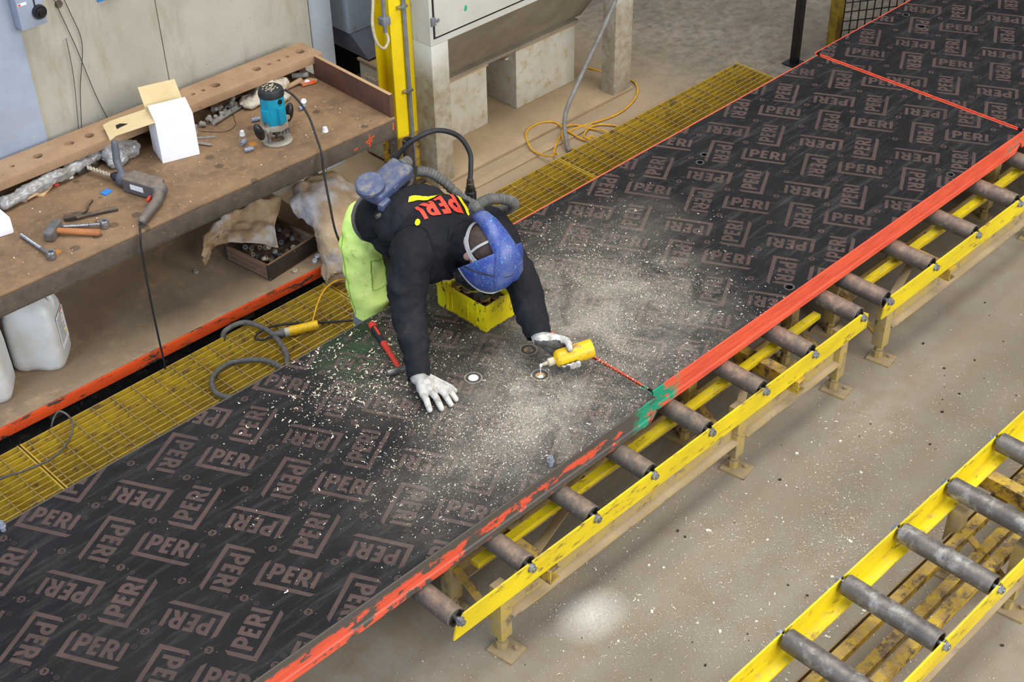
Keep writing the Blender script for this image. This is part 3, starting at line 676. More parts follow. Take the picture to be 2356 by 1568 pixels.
# ==================================================================== GRATING WALKWAY
def grating(x0, x1, label, y0=3.72, y1=4.565, zt=0.05):
    t = thing('walkway_grating', ((x0+x1)/2, (y0+y1)/2, 0), label, 'grating', 'yellow walkway grating sections')
    o = Vector(t['_o'][:]); n = int(round((y1-y0)/0.0345)); proto = None
    for k in range(n+1):
        y = y0+(y1-y0)*k/n
        if proto is None:
            mb = MB(); mb.box((x0, -0.002, zt-0.027), (x1, 0.002, zt)); proto = mb.build('bearing_bar', 'grating', t, off=(o.x, 0, 0)); proto.location = (0, y-o.y, 0)
        else:
            c = dup(proto, t); c.location = (0, y-o.y, 0)
    m_ = int((x1-x0)/0.1); proto = None
    for k in range(m_+1):
        x = x0+0.03+k*0.1
        if x > x1-0.01: break
        if proto is None:
            mb = MB(); mb.box((-0.002, y0, zt-0.006), (0.002, y1, zt+0.0015)); proto = mb.build('cross_rod', 'grating_rod', t, off=(0, o.y, 0)); proto.location = (x-o.x, 0, 0)
        else:
            c = dup(proto, t); c.location = (x-o.x, 0, 0)
    for x in (x0, x1):
        mb = MB(); mb.box((x-0.003, y0-0.004, zt-0.029), (x+0.003, y1+0.004, zt+0.001)); mb.build('end_bar', 'grating', t)
    for x in (x0+0.15, (x0+x1)/2, x1-0.15):
        mb = MB(); mb.box((x-0.02, y0, 0), (x+0.02, y1, zt-0.0295)); mb.build('bearer', 'dark_steel', t)
    return t
grating(0.55, 1.568, 'yellow grating section at the left edge, nearest the camera')
grating(1.582, 3.18, 'yellow grating section beside the jerrycan shelf, with the looped hose')
grating(3.194, 4.78, 'yellow grating section behind the worker')
grating(4.794, 6.345, 'yellow grating section at the far end, beside the middle panel')

# ==================================================================== WORKBENCH
BZ = 0.73
BN = thing('workbench', (3.70, 4.57, 0), 'long rusty steel workbench along the concrete wall', 'workbench', None, False, R(-1.2))
mb = MB(); mb.box((-3.3, 0.002, 0.716), (0, 0.745, BZ)); mb.build('top_plate', 'benchtop', BN, bevel=0.006)
mb = MB(); mb.box((-3.3, 0, 0.632), (0, 0.012, 0.716)); fl = mb.build('front_channel', 'bench_edge', BN, bevel=0.003)
mb = MB(); mb.box((-3.3, 0.0, 0.632), (0, 0.07, 0.638)); mb.build('channel_lip', 'bench_edge', BN)
def spray(x, z, pts, w_=0.006):
    for (a, b) in pts:
        mb = MB(); a = Vector((x+a[0], -0.0004, z+a[1])); b = Vector((x+b[0], -0.0004, z+b[1])); d = (b-a).normalized(); n_ = Vector((-d.z, 0, d.x))*w_/2
        mb.add([a-n_, b-n_, b+n_, a+n_], [(0,1,2,3)]); mb.build('spray_mark', 'orange_mark', BN, fixn=False)
spray(-0.165, 0.675, [((0, -0.035), (0.004, 0.03)), ((-0.022, -0.005), (0.03, 0.012)), ((-0.012, -0.015), (0.022, -0.006)), ((-0.09, -0.02), (-0.07, -0.012))])
spray(-0.02, 0.69, [((0, -0.02), (0.002, 0.02))], 0.008)
mb = MB(); mb.box((-0.02, 0.012, BZ), (0, 0.60, BZ+0.118)); mb.build('end_board', 'rust_board', BN, bevel=0.002)
mb = MB(); mb.box((-3.3, 0.583, BZ+0.078), (0.03, 0.755, BZ+0.12)); beam = mb.build('rear_beam', 'beam', BN, bevel=0.003)
cu = MB()
for (X, big) in ((3.66,1),(3.583,0),(3.531,0),(3.475,0),(3.402,1),(3.169,1),(3.098,0),(3.043,0),(2.5,1),(2.401,1),(2.248,1),(2.128,0),(1.95,1)):
    x = X-3.70; cu.cyl((x, 0.668, BZ+(0.105 if X == 2.401 else 0.05)), (x, 0.668, BZ+0.15), 0.022 if big else 0.0105, n=20)
cut(beam, cu)
for x in (-3.0, -2.2, -1.35, -0.55, -0.03):
    mb = MB(); mb.box((x-0.02, 0.68, BZ), (x+0.02, 0.74, BZ+0.078)); mb.build('beam_support', 'rust_board', BN)
mb = MB(); mb.box((-3.3, 0.735, BZ), (0.0, 0.745, BZ+0.078)); mb.build('back_plate', 'rust_board', BN)
for (x, y) in ((-0.045, 0.002), (-0.045, 0.69), (-3.25, 0.002), (-3.25, 0.69)):
    mb = MB(); mb.box((x, y, 0), (x+0.045, y+0.006, 0.632)); mb.box((x+0.039, y+0.006, 0), (x+0.045, y+0.05, 0.632)); lg = mb.build('leg', 'dark_steel', BN)
    for z in (0.60, 0.54, 0.30):
        mb = MB(); mb.cyl((x+0.02, y, z), (x+0.02, y-0.005, z), 0.008, n=6); mb.build('bolt', 'dark_steel', lg)
mb = MB(); mb.box((-3.3, 0.012, 0.112), (-0.28, 0.745, 0.128)); mb.build('shelf_board', 'shelf', BN, bevel=0.002)
mb = MB(); mb.box((-3.3, 0.0, 0.078), (-0.28, 0.012, 0.131)); mb.build('shelf_front', 'orange', BN, bevel=0.002)
for x in (-3.0, -1.9, -0.9):
    mb = MB(); mb.box((x-0.03, 0.06, 0), (x+0.03, 0.70, 0.112)); mb.build('shelf_bearer', 'dark_steel', BN)

# ------------------------------------------------ things on the bench
BT = BZ+0.0005
def cap_mesh(kind):
    mb = MB()
    rib = lambda t: 1+0.05*(1 if math.sin(9*t) > 0 else -1)
    if kind == 'cone': mb.lathe([(0.006, 0), (0.0145, 0), (0.013, 0.004), (0.0095, 0.022), (0.005, 0.0245), (0, 0.025)], 18, None, rib)
    elif kind == 'disc': mb.lathe([(0, 0), (0.0125, 0), (0.0135, 0.002), (0.0135, 0.006), (0.011, 0.008), (0.007, 0.0065), (0, 0.0065)], 20)
    elif kind == 'plug': mb.lathe([(0, 0.004), (0.006, 0.004), (0.007, 0), (0.009, 0), (0.0095, 0.016), (0.0125, 0.0165), (0.0125, 0.0215), (0.0095, 0.022), (0.0085, 0.040), (0.006, 0.040), (0.0055, 0.036), (0, 0.036)], 18)
    elif kind == 'ring': mb.lathe([(0.0065, 0.0), (0.0115, 0), (0.0125, 0.003), (0.0125, 0.011), (0.0105, 0.014), (0.0075, 0.014), (0.0065, 0.010), (0.0065, 0.0)], 18)
    return mb.mesh('cap_'+kind)
CAPM = {k: cap_mesh(k) for k in ('cone', 'disc', 'plug', 'ring')}
def cap(name, kind, mat, loc, rot, label, cat, group):
    me = CAPM[kind]; key = kind+mat
    if key not in CAPM:
        me = me.copy(); me.materials.append(M[mat])
        bm = bmesh.new(); bm.from_mesh(me); bmesh.ops.recalc_face_normals(bm, faces=bm.faces); bm.to_mesh(me); bm.free()
        for p in me.polygons: p.use_smooth = True
        me.set_sharp_from_angle(angle=0.7); CAPM[key] = me
    o = bpy.data.objects.new(name, CAPM[key]); COL.objects.link(o); o.location = loc; o.rotation_euler = rot
    return tag(o, label, cat, group)
gcap = 'loose plastic caps on the bench'; gplug = 'loose grey plastic plugs on the bench'
cap('ribbed_cone', 'cone', 'cap_white', (2.355, 5.20, BT), (0.1, 0, 0), 'white ribbed cap beside the drill bit, near the plastic film', 'cap', gcap)
cap('ribbed_cone', 'cone', 'cap_white', (3.104, 4.955, BT), (0, 0, 1), 'white ribbed cap left of the teal router', 'cap', gcap)
cap('ribbed_cone', 'cone', 'cap_white', (3.388, 4.705, BT), (0, 0, 2), 'white ribbed cap near the front edge, right of the router cord', 'cap', gcap)
cap('round_stopper', 'disc', 'cap_white', (3.488, 4.990, BT+0.012), (R(62), 0, R(-40)), 'round white cap on edge, right of the router', 'cap', gcap)
cap('round_stopper', 'disc', 'cap_white', (3.620, 5.13, BT+0.012), (R(62), 0, R(-40)), 'round white cap in the bench corner by the orange scraper', 'cap', gcap)
cap('plastic_plug', 'plug', 'cap_grey', (3.073, 4.890, BT+0.0125), (R(90), 0, R(-60)), 'upper of the two grey plugs lying left of the router base', 'plug', gplug)
cap('plastic_plug', 'plug', 'cap_grey', (3.015, 4.815, BT+0.0125), (R(90), 0, R(75)), 'lower of the two grey plugs lying left of the router base', 'plug', gplug)
cap('plastic_plug', 'plug', 'cap_grey', (3.425, 4.945, BT+0.0125), (R(90), 0, R(100)), 'grey-blue plug lying under the router cord', 'plug', gplug)
cap('plastic_plug', 'plug', 'cap_grey', (3.205, 5.02, BT+0.0125), (R(90), 0, R(70)), 'grey plug lying behind the router handle', 'plug', gplug)
gcone = 'dusty plastic cones heaped under the beam'
for k, (X, Y, z, rx, rz) in enumerate([(2.985,5.165,0,0.2,0),(2.965,5.135,0,0,1),(3.02,5.165,0,1.4,0.4),(3.055,5.150,0,1.4,2),(3.065,5.175,0.014,0.6,1),(3.105,5.175,0,0.3,0),(3.135,5.18,0,1.5,1.1),(3.12,5.205,0.02,1.2,0.3),
        (3.165,5.185,0,0.2,2),(3.155,5.215,0.02,1.0,1),(3.195,5.20,0,1.5,2.5),(3.215,5.205,0.018,0.5,0.2),(3.235,5.215,0.002,1.5,0.6),(3.245,5.225,0.022,1.5,-0.6),(3.27,5.20,0,0.2,0)]):
    cap('plastic_cone', 'cone', 'cap_dusty', (X, Y-0.005, BT+z+(0.0135 if rx > 1 else 0.0)), (rx, 0, rz), 'dusty grey plastic cone in the heap under the rear beam', 'cone', gcone)
# half pipe holding cones
mb = MB(); pr = [(0.016*math.cos(a), 0.016*math.sin(a)) for a in [math.pi+math.pi*k/8 for k in range(9)]]
pr = pr+[(x*0.86, y*0.86) for x, y in reversed(pr)]
T = Matrix.Translation((3.065, 5.128, BT+0.016)) @ Matrix.Rotation(R(14), 4, 'Z') @ Matrix.Rotation(R(90), 4, 'X') @ Matrix.Rotation(R(90), 4, 'Y')
mb.prism(pr, 0, 0.22, T); tag(mb.build('half_pipe', 'cap_dusty', smooth=0.6), 'dusty split pipe lying in front of the heaped cones', 'pipe')
# white card box
bx = thing('card_box', (2.78, 5.06, BT), 'white card box with its flaps open, standing on the bench', 'box')
A = Vector((2.705, 5.005, BT)); B_ = Vector((2.868, 4.955, BT)); dn = Vector((0.040, 0.138, 0)); 
fz = 0.205; tz = 0.245
def plate(name, q, mat, th=0.002, parent=bx):
    q = [Vector(p) for p in q]; n_ = (q[1]-q[0]).cross(q[2]-q[1]).normalized()*th; mb = MB(); k = len(q)
    mb.add(q+[p-n_ for p in q], [tuple(range(k)), tuple(range(2*k-1, k-1, -1))]+[(i, k+i, k+(i+1) % k, (i+1) % k) for i in range(k)])
    return mb.build(name, mat, parent)
Z = lambda p, h: p+Vector((0, 0, h))
plate('front_face', [A, B_, Z(B_, fz), Z(A, fz)], 'white_card')
Ct = Z(A+dn*0.62, tz); Dt = Z(B_+dn*0.62, tz)
plate('sloping_top', [Z(A, fz), Z(B_, fz), Dt, Ct], 'white_card')
plate('side_face', [A+dn, A, Z(A, fz), Z(A+dn, fz)], 'white_card'); plate('side_face', [B_, B_+dn, Z(B_+dn, fz), Z(B_, fz)], 'white_card')
plate('back_face', [B_+dn, A+dn, Z(A+dn, fz), Z(B_+dn, fz)], 'inner_card')
plate('inner_flap', [Z(A, fz), Ct, Z(A+dn, fz)], 'inner_card')
h0 = Z(A, fz); h1 = Z(A+dn, fz); o0 = Vector((2.565, 5.115, 0.885)); o1 = Vector((2.620, 5.245, 0.888))
fl1 = plate('side_flap', [h0, h1, o1, o0], 'inner_card')
mb = MB(); T0 = (o0+o1)/2
n_ = (h1-h0).cross(o1-h1).normalized(); n_ = n_ if n_.z > 0 else -n_
pp = [o0.lerp(o1, 0.35)+(h0-o0)*0.08, o0.lerp(o1, 0.6)+(h0-o0)*0.08, o0.lerp(o1, 0.62)+(h0-o0)*0.2, o0.lerp(o1, 0.45)+(h0-o0)*0.38, o0.lerp(o1, 0.40)+(h0-o0)*0.18]
mb.add([p+n_*0.0006+Vector((0,0,0.0012)) for p in pp], [tuple(range(5))]); mb.build('torn_slot', 'void', bx, fixn=False)
plate('tuck_strip', [o0, o1, o1+Vector((-0.035, 0.012, -0.012)), o0+Vector((-0.03, 0.003, -0.012))], 'inner_card')
plate('back_flap', [Z(A+dn, fz), Z(B_+dn, fz), Z(B_+dn, fz+0.095)+Vector((-0.004, 0.03, 0)), Z(A+dn, fz+0.095)+Vector((0, 0.03, 0))], 'inner_card')
# putty strips
for k, (a, b, lab) in enumerate([((2.93, 5.09), (3.00, 5.035), 'upper grey steel strip sticking out from behind the white box'), ((2.90, 5.06), (2.945, 4.98), 'lower grey steel strip sticking out from behind the white box')]):
    mb = MB(); d = (Vector((*b, 0))-Vector((*a, 0))).normalized(); n2 = Vector((-d.y, d.x, 0)); a3 = Vector((*a, BT+0.001+k*0.004)); L = (Vector((*b, 0))-Vector((*a, 0))).length
    mb.prism([(0, -0.009), (L, -0.009), (L+0.006, -0.005), (L+0.008, 0), (L+0.006, 0.005), (L, 0.009), (0, 0.009)], 0, 0.003, Matrix.Translation(a3) @ Matrix.Rotation(math.atan2(d.y, d.x), 4, 'Z'))
    tag(mb.build('steel_strip', 'cap_dusty', None), lab, 'strip', 'steel strips on the bench')
cable('wire', [(2.99, 5.12, BT+0.003), (3.06, 5.04, BT+0.002), (3.13, 5.05, BT+0.002), (3.18, 5.13, BT+0.003), (3.215, 5.20, BT+0.02)], 0.0012, 'rubber', 'thin dark wire lying between the box and the router', 'wire', 5)
# ---- router
rx_, ry_ = 3.185, 4.80
ro = thing('router', (rx_, ry_, BT), 'teal plunge router with black knobs standing on the bench', 'power tool')
mb = MB(); mb.lathe([(0.035, 0), (0.072, 0), (0.074, 0.003), (0.074, 0.009), (0.068, 0.012), (0.035, 0.012), (0.033, 0.006), (0.035, 0)], 32, Matrix.Translation((rx_, ry_, BT)), lambda t: 1-0.10*max(0, math.cos(2*t+0.8))**4)
mb.build('base_plate', 'alu', ro, smooth=0.6)
for s in (-1, 1):
    d = Vector((0.97, 0.24, 0))*s
    mb = MB(); mb.cyl(Vector((rx_, ry_, BT+0.01))+d*0.05, Vector((rx_, ry_, BT+0.13))+d*0.05, 0.0085, n=14); mb.build('guide_column', 'steel', ro, smooth=0.6)
mb = MB(); mb.cyl((rx_, ry_, BT+0.035), (rx_, ry_, BT+0.075), 0.018, 0.022, n=14); mb.cyl((rx_, ry_, BT+0.01), (rx_, ry_, BT+0.04), 0.007, n=8); mb.build('collet', 'dark_steel', ro, smooth=0.6)
oc = lambda r_, fy=1.0: [(r_*math.cos(R(22.5+45*k)), fy*r_*math.sin(R(22.5+45*k))) for k in range(8)]
mb = MB(); TT = Matrix.Translation((rx_, ry_, 0)) @ Matrix.Rotation(R(14), 4, 'Z')
mb.prism(oc(0.062), BT+0.072, BT+0.10, TT); mb.box((-0.082, -0.022, BT+0.078), (0.082, 0.022, BT+0.096), TT); mb.build('motor_bracket', 'alu', ro, bevel=0.003)
mb = MB(); mb.prism(oc(0.058), BT+0.10, BT+0.232, TT); mb.box((-0.03, -0.066, BT+0.11), (0.008, -0.04, BT+0.19), TT); mb.box((-0.064, -0.02, BT+0.12), (-0.04, 0.02, BT+0.18), TT); mb.build('motor_housing', 'teal', ro, bevel=0.006)
mb = MB(); mb.lathe([(0.058, BT+0.232), (0.059, BT+0.245), (0.054, BT+0.262), (0.045, BT+0.268), (0, BT+0.268)], 24, TT); mb.build('motor_cap', 'rubber', ro, smooth=0.6)
mb = MB()
for q in range(26):
    a = random.uniform(0, 6.28); r_ = 0.04*math.sqrt(random.random()); mb.box((r_*math.cos(a)-0.004, r_*math.sin(a)-0.002, BT+0.2675), (r_*math.cos(a)+0.004, r_*math.sin(a)+0.002, BT+0.2705), TT)
mb.build('dusty_vent', 'cream', ro)
mb = MB(); mb.cyl(TT @ Vector((-0.012, -0.060, BT+0.215)), TT @ Vector((-0.012, -0.048, BT+0.215)), 0.0115, n=16); mb.build('speed_dial', 'black', ro, smooth=0.6)
for s, (kx, ky) in ((-1, (3.085, 4.785)), (1, (3.290, 4.835))):
    mb = MB(); mb.ell((kx, ky, BT+0.088), (0.021, 0.021, 0.047), Matrix.Rotation(R(18*s), 4, 'Y'), 18, 12); mb.build('side_knob', 'black', ro, smooth=1.5)
mb = MB(); mb.cyl(TT @ Vector((0.064, -0.01, BT+0.02)), TT @ Vector((0.064, -0.01, BT+0.085)), 0.004, n=8); mb.cyl(TT @ Vector((0.064, -0.01, BT+0.012)), TT @ Vector((0.064, -0.01, BT+0.03)), 0.012, n=10); mb.build('depth_stop', 'steel', ro, smooth=0.6)
mb = MB(); mb.box((0.046, 0.0, BT+0.195), (0.064, 0.025, BT+0.225), TT); mb.build('white_clip', 'cap_white', ro, bevel=0.003)
mb = MB(); mb.tube(spline([(rx_+0.03, ry_+0.035, BT+0.255), (rx_+0.055, ry_+0.03, BT+0.25), (rx_+0.062, ry_+0.015, BT+0.225), (3.27, 4.80, 0.97)], 6), 0.006, 8)
mb.build('cord_sleeve', 'cream', ro, smooth=1.2)
cable('power_cable', [(3.262, 4.81, 0.955), (3.29, 4.77, 0.92), (3.30, 4.70, 0.85), (3.275, 4.62, 0.775), (3.245, 4.555, 0.738), (3.232, 4.535, 0.66), (3.205, 4.48, 0.53), (3.192, 4.435, 0.385), (3.235, 4.415, 0.235), (3.29, 4.39, 0.12), (3.36, 4.35, 0.0575), (3.42, 4.30, 0.0575)], 0.0052, 'rubber', 'black router cord draped over the bench edge behind the worker', 'cable', 8)
# ---- drill
dr = thing('hammer_drill', (2.46, 4.88, BT), 'dusty hammer drill with long bit lying on the bench', 'power tool')
ZD = BT+0.036; c0 = Vector((2.463, 5.020, ZD)); c1 = Vector((2.548, 4.745, ZD)); ax = (c1-c0).normalized()
mb = MB(); tip = Vector((2.428, 5.172, ZD-0.004)); n = 46
rings = []
vs = []; fs = []
dd = (c0-tip).normalized(); uu = dd.orthogonal().normalized(); ww = dd.cross(uu)
for i in range(n):
    t = i/(n-1); p = tip.lerp(c0, t); a = t*26
    for k in range(8):
        th = 2*math.pi*k/8; rr = 0.0085*(1+0.35*math.cos(2*(th-a)))*(0.3 if i == 0 else 1)
        vs.append(p+(uu*math.cos(th)+ww*math.sin(th))*rr)
for i in range(n-1):
    for k in range(8): fs.append((i*8+k, i*8+(k+1) % 8, (i+1)*8+(k+1) % 8, (i+1)*8+k))
fs.append(tuple(range(7, -1, -1))); mb.add(vs, fs); mb.build('drill_bit', 'bit', dr, smooth=0.9)
mb = MB(); T = rot_to(ax); T.translation = c0
mb.lathe([(0, -0.006), (0.010, -0.006), (0.013, 0.004), (0.020, 0.01), (0.022, 0.035), (0.018, 0.042), (0.026, 0.05), (0.028, 0.066), (0, 0.066)], 20, T); mb.build('chuck', 'rubber', dr, smooth=0.6)
mb = MB(); mb.cap(c0+ax*0.075, c0+ax*0.13, 0.031, 0.036); mb.box((-0.085, -0.042, -0.034), (0.085, 0.042, 0.034), Matrix.Translation(c0+ax*0.175) @ Matrix.Rotation(math.atan2(ax.y, ax.x), 4, 'Z')); mb.cap(c0+ax*0.2, c1-ax*0.025, 0.035, 0.034); mb.cap(c1-ax*0.03, c1-ax*0.05+Vector((0, 0, 0)), 0.034, 0.034)
body = from_mesh('motor_housing', remesh(mb, 0.005, 4), 'drill', dr)
mb = MB(); hd = Vector((2.36, 4.632, BT+0.024)); k0 = c1-ax*0.03; k0 = Vector((k0.x, k0.y, BT+0.03)); mb.cap(k0, k0.lerp(hd, 0.35)+Vector((0.012, -0.01, 0)), 0.027, 0.024); mb.cap(k0.lerp(hd, 0.35)+Vector((0.012, -0.01, 0)), hd, 0.023, 0.020)
from_mesh('pistol_grip', remesh(mb, 0.0045, 4), 'drill', dr)
tr = k0.lerp(hd, 0.35); mb = MB(); mb.box((-0.018, -0.006, -0.007), (0.018, 0.006, 0.007), Matrix.Translation(tr+Vector((-0.008, 0.022, 0.004))) @ Matrix.Rotation(math.atan2((hd-k0).y, (hd-k0).x), 4, 'Z')); mb.build('trigger', 'red', dr, bevel=0.002)
sd = Vector((-ax.y, ax.x, 0)); 
mb = MB(); q0 = c0+ax*0.17; mb.box((-0.035, -0.001, -0.012), (0.035, 0.001, 0.012), Matrix.Translation(q0-sd*0.0425+Vector((0,0,0.004))) @ Matrix.Rotation(math.atan2(ax.y, ax.x), 4, 'Z')); mb.build('name_plate', 'label', dr)
mb = MB(); mb.cap(c0+ax*0.06+Vector((0,0,0.02)), Vector((2.497, 5.02, ZD+0.055)), 0.014, 0.017); mb.cap(Vector((2.497, 5.02, ZD+0.055)), Vector((2.512, 5.035, ZD+0.135)), 0.0175, 0.0165); mb.ell(c0+ax*0.06, (0.034, 0.034, 0.034)); 
from_mesh('side_handle', remesh(mb, 0.0045, 4), 'drill_blue', dr)
mb = MB(); mb.cyl(hd, hd+(hd-k0).normalized()*0.03, 0.010, 0.007, n=10); mb.build('cord_boot', 'rubber', dr, smooth=0.6)
cable('power_cable', [tuple(hd+(hd-k0).normalized()*0.028), (2.325, 4.60, 0.747), (2.31, 4.575, 0.738), (2.298, 4.567, 0.70), (2.29, 4.562, 0.58), (2.285, 4.560, 0.40), (2.288, 4.566, 0.22), (2.286, 4.560, 0.07), (2.29, 4.59, 0.006)], 0.0045, 'rubber', 'black drill cord hanging down past the orange shelf edge', 'cable', 8)
# ---- club hammer
hm = thing('club_hammer', (2.08, 4.80, BT), 'club hammer with stained wooden handle lying on the bench', 'hammer')
hp = Vector((2.062, 4.835, BT+0.026)); hq = Vector((2.192, 4.695, BT+0.016)); hx = (hq-hp).normalized(); hs = Vector((-hx.y, hx.x, 0))
mb = MB(); mb.box((-0.021, -0.052, -0.022), (0.021, 0.052, 0.022), Matrix.Translation(hp) @ Matrix.Rotation(math.atan2(hx.y, hx.x)-0.12, 4, 'Z')); mb.build('head', 'steel', hm, bevel=0.008)
mb = MB(); mb.cap(hp, hq-hx*0.01, 0.0125, 0.0155); from_mesh('handle', remesh(mb, 0.004, 3), 'hammer_wood', hm)
# ---- eye bolts
def eyebolt(a, b, label):
    a = Vector((*a, BT+0.010)); b = Vector((*b, BT+0.018)); d = (b-a).normalized(); t = thing('eye_bolt', tuple(a), label, 'bolt', 'threaded eye bolts on the bench')
    mb = MB(); L = (b-a).length-0.012; k = 44; rad = [(0.0088 if i % 2 else 0.0068) for i in range(k)]; mb.tube([a+d*(L*0.72*i/(k-1)) for i in range(k)], rad, 10); mb.tube([a+d*L*0.7, a+d*L], 0.0072, 10); mb.build('threaded_rod', 'zinc', t, smooth=0.6)
    mb = MB(); T = rot_to(Vector((0.1, 0.0, 1))); T.translation = b-Vector((0, 0, 0.0165)); mb.lathe([(0.009, 0), (0.017, 0), (0.0195, 0.006), (0.0195, 0.028), (0.017, 0.034), (0.010, 0.034), (0.009, 0.028), (0.009, 0)], 22, T); mb.build('eye', 'zinc', t, smooth=0.6)
eyebolt((1.962, 4.925), (1.965, 4.69), 'threaded eye bolt nearest the left edge, below the club hammer')
eyebolt((2.100, 4.868), (2.240, 4.735), 'threaded eye bolt lying just above the club hammer handle')
# ---- cutters, chip, wood
pl = thing('pincers', (2.24, 4.87, BT), 'dark dirty pincers lying behind the eye bolt', 'pliers')
mb = MB(); mb.tube(spline([(2.352, 4.812, BT+0.010), (2.30, 4.835, BT+0.010), (2.25, 4.85, BT+0.012), (2.19, 4.872, BT+0.010)], 6), [0.011]*7+[0.010]*6+[0.008]*6, 10); mb.build('handle', 'dark_steel', pl, smooth=1.2)
mb = MB(); mb.tube(spline([(2.315, 4.955, BT+0.006), (2.28, 4.93, BT+0.008), (2.25, 4.895, BT+0.012), (2.205, 4.885, BT+0.012)], 6), 0.006, 8); mb.build('handle', 'dark_steel', pl, smooth=1.2)
mb = MB(); mb.box((-0.055, -0.018, 0), (0.02, 0.02, 0.018), Matrix.Translation((2.20, 4.885, BT+0.003)) @ Matrix.Rotation(R(-25), 4, 'Z')); mb.build('jaw', 'dark_steel', pl, bevel=0.006)
mb = MB(); mb.prism([(-0.022,-0.016),(0.02,-0.018),(0.024,0.014),(-0.018,0.018)], BT, BT+0.006, Matrix.Translation((2.394, 4.972, 0)) @ Matrix.Rotation(R(20), 4, 'Z')); tag(mb.build('plastic_chip', 'blue'), 'small bright blue plastic chip beside the drill', 'chip')
for (x, y, a, l, w_, h, lab, mt) in ((2.155, 5.19, 10, 0.085, 0.075, 0.022, 'pale square wood offcut lying in front of the plastic film', 'pale_wood'), (2.215, 5.185, 35, 0.10, 0.045, 0.012, 'pale wood sliver half under the plastic film', 'pale_wood'), (2.09, 5.195, -40, 0.09, 0.03, 0.016, 'yellowish wood stick left of the square offcut', 'wood')):
    z0 = BT+(0.0125 if l == 0.085 else 0)
    mb = MB(); mb.box((-l/2, -w_/2, z0), (l/2, w_/2, z0+h), Matrix.Translation((x, y, 0)) @ Matrix.Rotation(R(a), 4, 'Z')); tag(mb.build('wood_offcut', mt, bevel=0.002), lab, 'offcut', 'wood offcuts on the bench')
mb = MB(); mb.prism([(-0.09,-0.05),(0.02,-0.055),(0.03,0.0),(0.015,0.12),(-0.09,0.12)], BT, BT+0.05, Matrix.Translation((1.945, 5.03, 0)) @ Matrix.Rotation(R(-10), 4, 'Z')); tag(mb.build('foam_block', 'white_card', bevel=0.008), 'broken white foam block at the left edge of the bench', 'foam')
mb = MB(); mb.box((-0.055, -0.03, 0), (0.055, 0.03, 0.04), Matrix.Translation((2.435, 5.21, BT)) @ Matrix.Rotation(R(5), 4, 'Z')); tag(mb.build('steel_block', 'dark_steel', bevel=0.008), 'dark steel block under the beam beside the drill bit', 'block')
mb = MB(); mb.box((-0.01, -0.008, 0), (0.01, 0.008, 0.01), Matrix.Translation((2.275, 5.185, BT))); tag(mb.build('brick_chip', 'red', bevel=0.002), 'tiny red chip beside the pale wood sliver', 'chip')
# plastic film, bags
def crumple(amp, sc):
    def fn(co, n_):
        return amp*(mnoise.fractal(co*sc, 0.7, 2.1, 4))+amp*0.6*(abs(mnoise.noise(co*sc*2.3))-0.25)
    return fn
mb = MB(); mb.cap((2.02, 5.165, BT+0.035), (2.30, 5.185, BT+0.04), 0.026, 0.032); mb.cap((2.30, 5.185, BT+0.04), (2.56, 5.21, BT+0.05), 0.030, 0.018)
x = from_mesh('plastic_film', remesh(mb, 0.007, 4, crumple(0.010, 22)), 'film', None, 0.9); tag(x, 'rolled clear plastic film stuffed under the beam at left', 'film')
mb = MB(); mb.ell((2.585, 5.175, BT+0.045), (0.075, 0.055, 0.045)); mb.ell((2.64, 5.165, BT+0.035), (0.05, 0.04, 0.04)); mb.ell((2.56, 5.135, BT+0.03), (0.05, 0.035, 0.028))
x = from_mesh('plastic_bag', remesh(mb, 0.006, 3, crumple(0.013, 24)), 'film', None, 0.8); tag(x, 'crumpled clear plastic bag behind the drill handle', 'bag')
mb = MB(); mb.ell((3.33, 5.165, BT+0.02), (0.085, 0.06, 0.022)); mb.ell((3.44, 5.175, BT+0.04), (0.10, 0.05, 0.036)); mb.ell((3.42, 5.10, BT+0.02), (0.07, 0.05, 0.022))
x = from_mesh('plastic_bag', remesh(mb, 0.006, 3, crumple(0.011, 20)), 'film_white', None, 0.8); tag(x, 'milky crumpled bag under the beam behind the router', 'bag')
sc_ = thing('scraper', (3.60, 5.15, BT), 'dusty scraper with orange edge in the bench corner', 'scraper')
mb = MB(); mb.cap((3.50, 5.16, BT+0.012), (3.60, 5.16, BT+0.02), 0.010, 0.014); from_mesh('handle', remesh(mb, 0.004, 2), 'beam', sc_)
mb = MB(); mb.prism([(0,-0.02),(0.07,-0.035),(0.085,-0.02),(0.06,0.02),(0,0.02)], BT+0.006, BT+0.016, Matrix.Translation((3.59, 5.14, 0))); mb.build('blade', 'beam', sc_, bevel=0.002)
mb = MB(); mb.bar((3.585, 5.126, BT+0.012), (3.655, 5.108, BT+0.012), 0.006, 0.014); mb.build('orange_edge', 'orange_mark', sc_)
mb = MB(); mb.cyl((3.60, 5.22, BT+0.022), (3.655, 5.165, BT+0.030), 0.014, n=14); tag(mb.build('tube_offcut', 'cap_dusty', smooth=0.6), 'short grey tube lying over the scraper in the corner', 'tube')

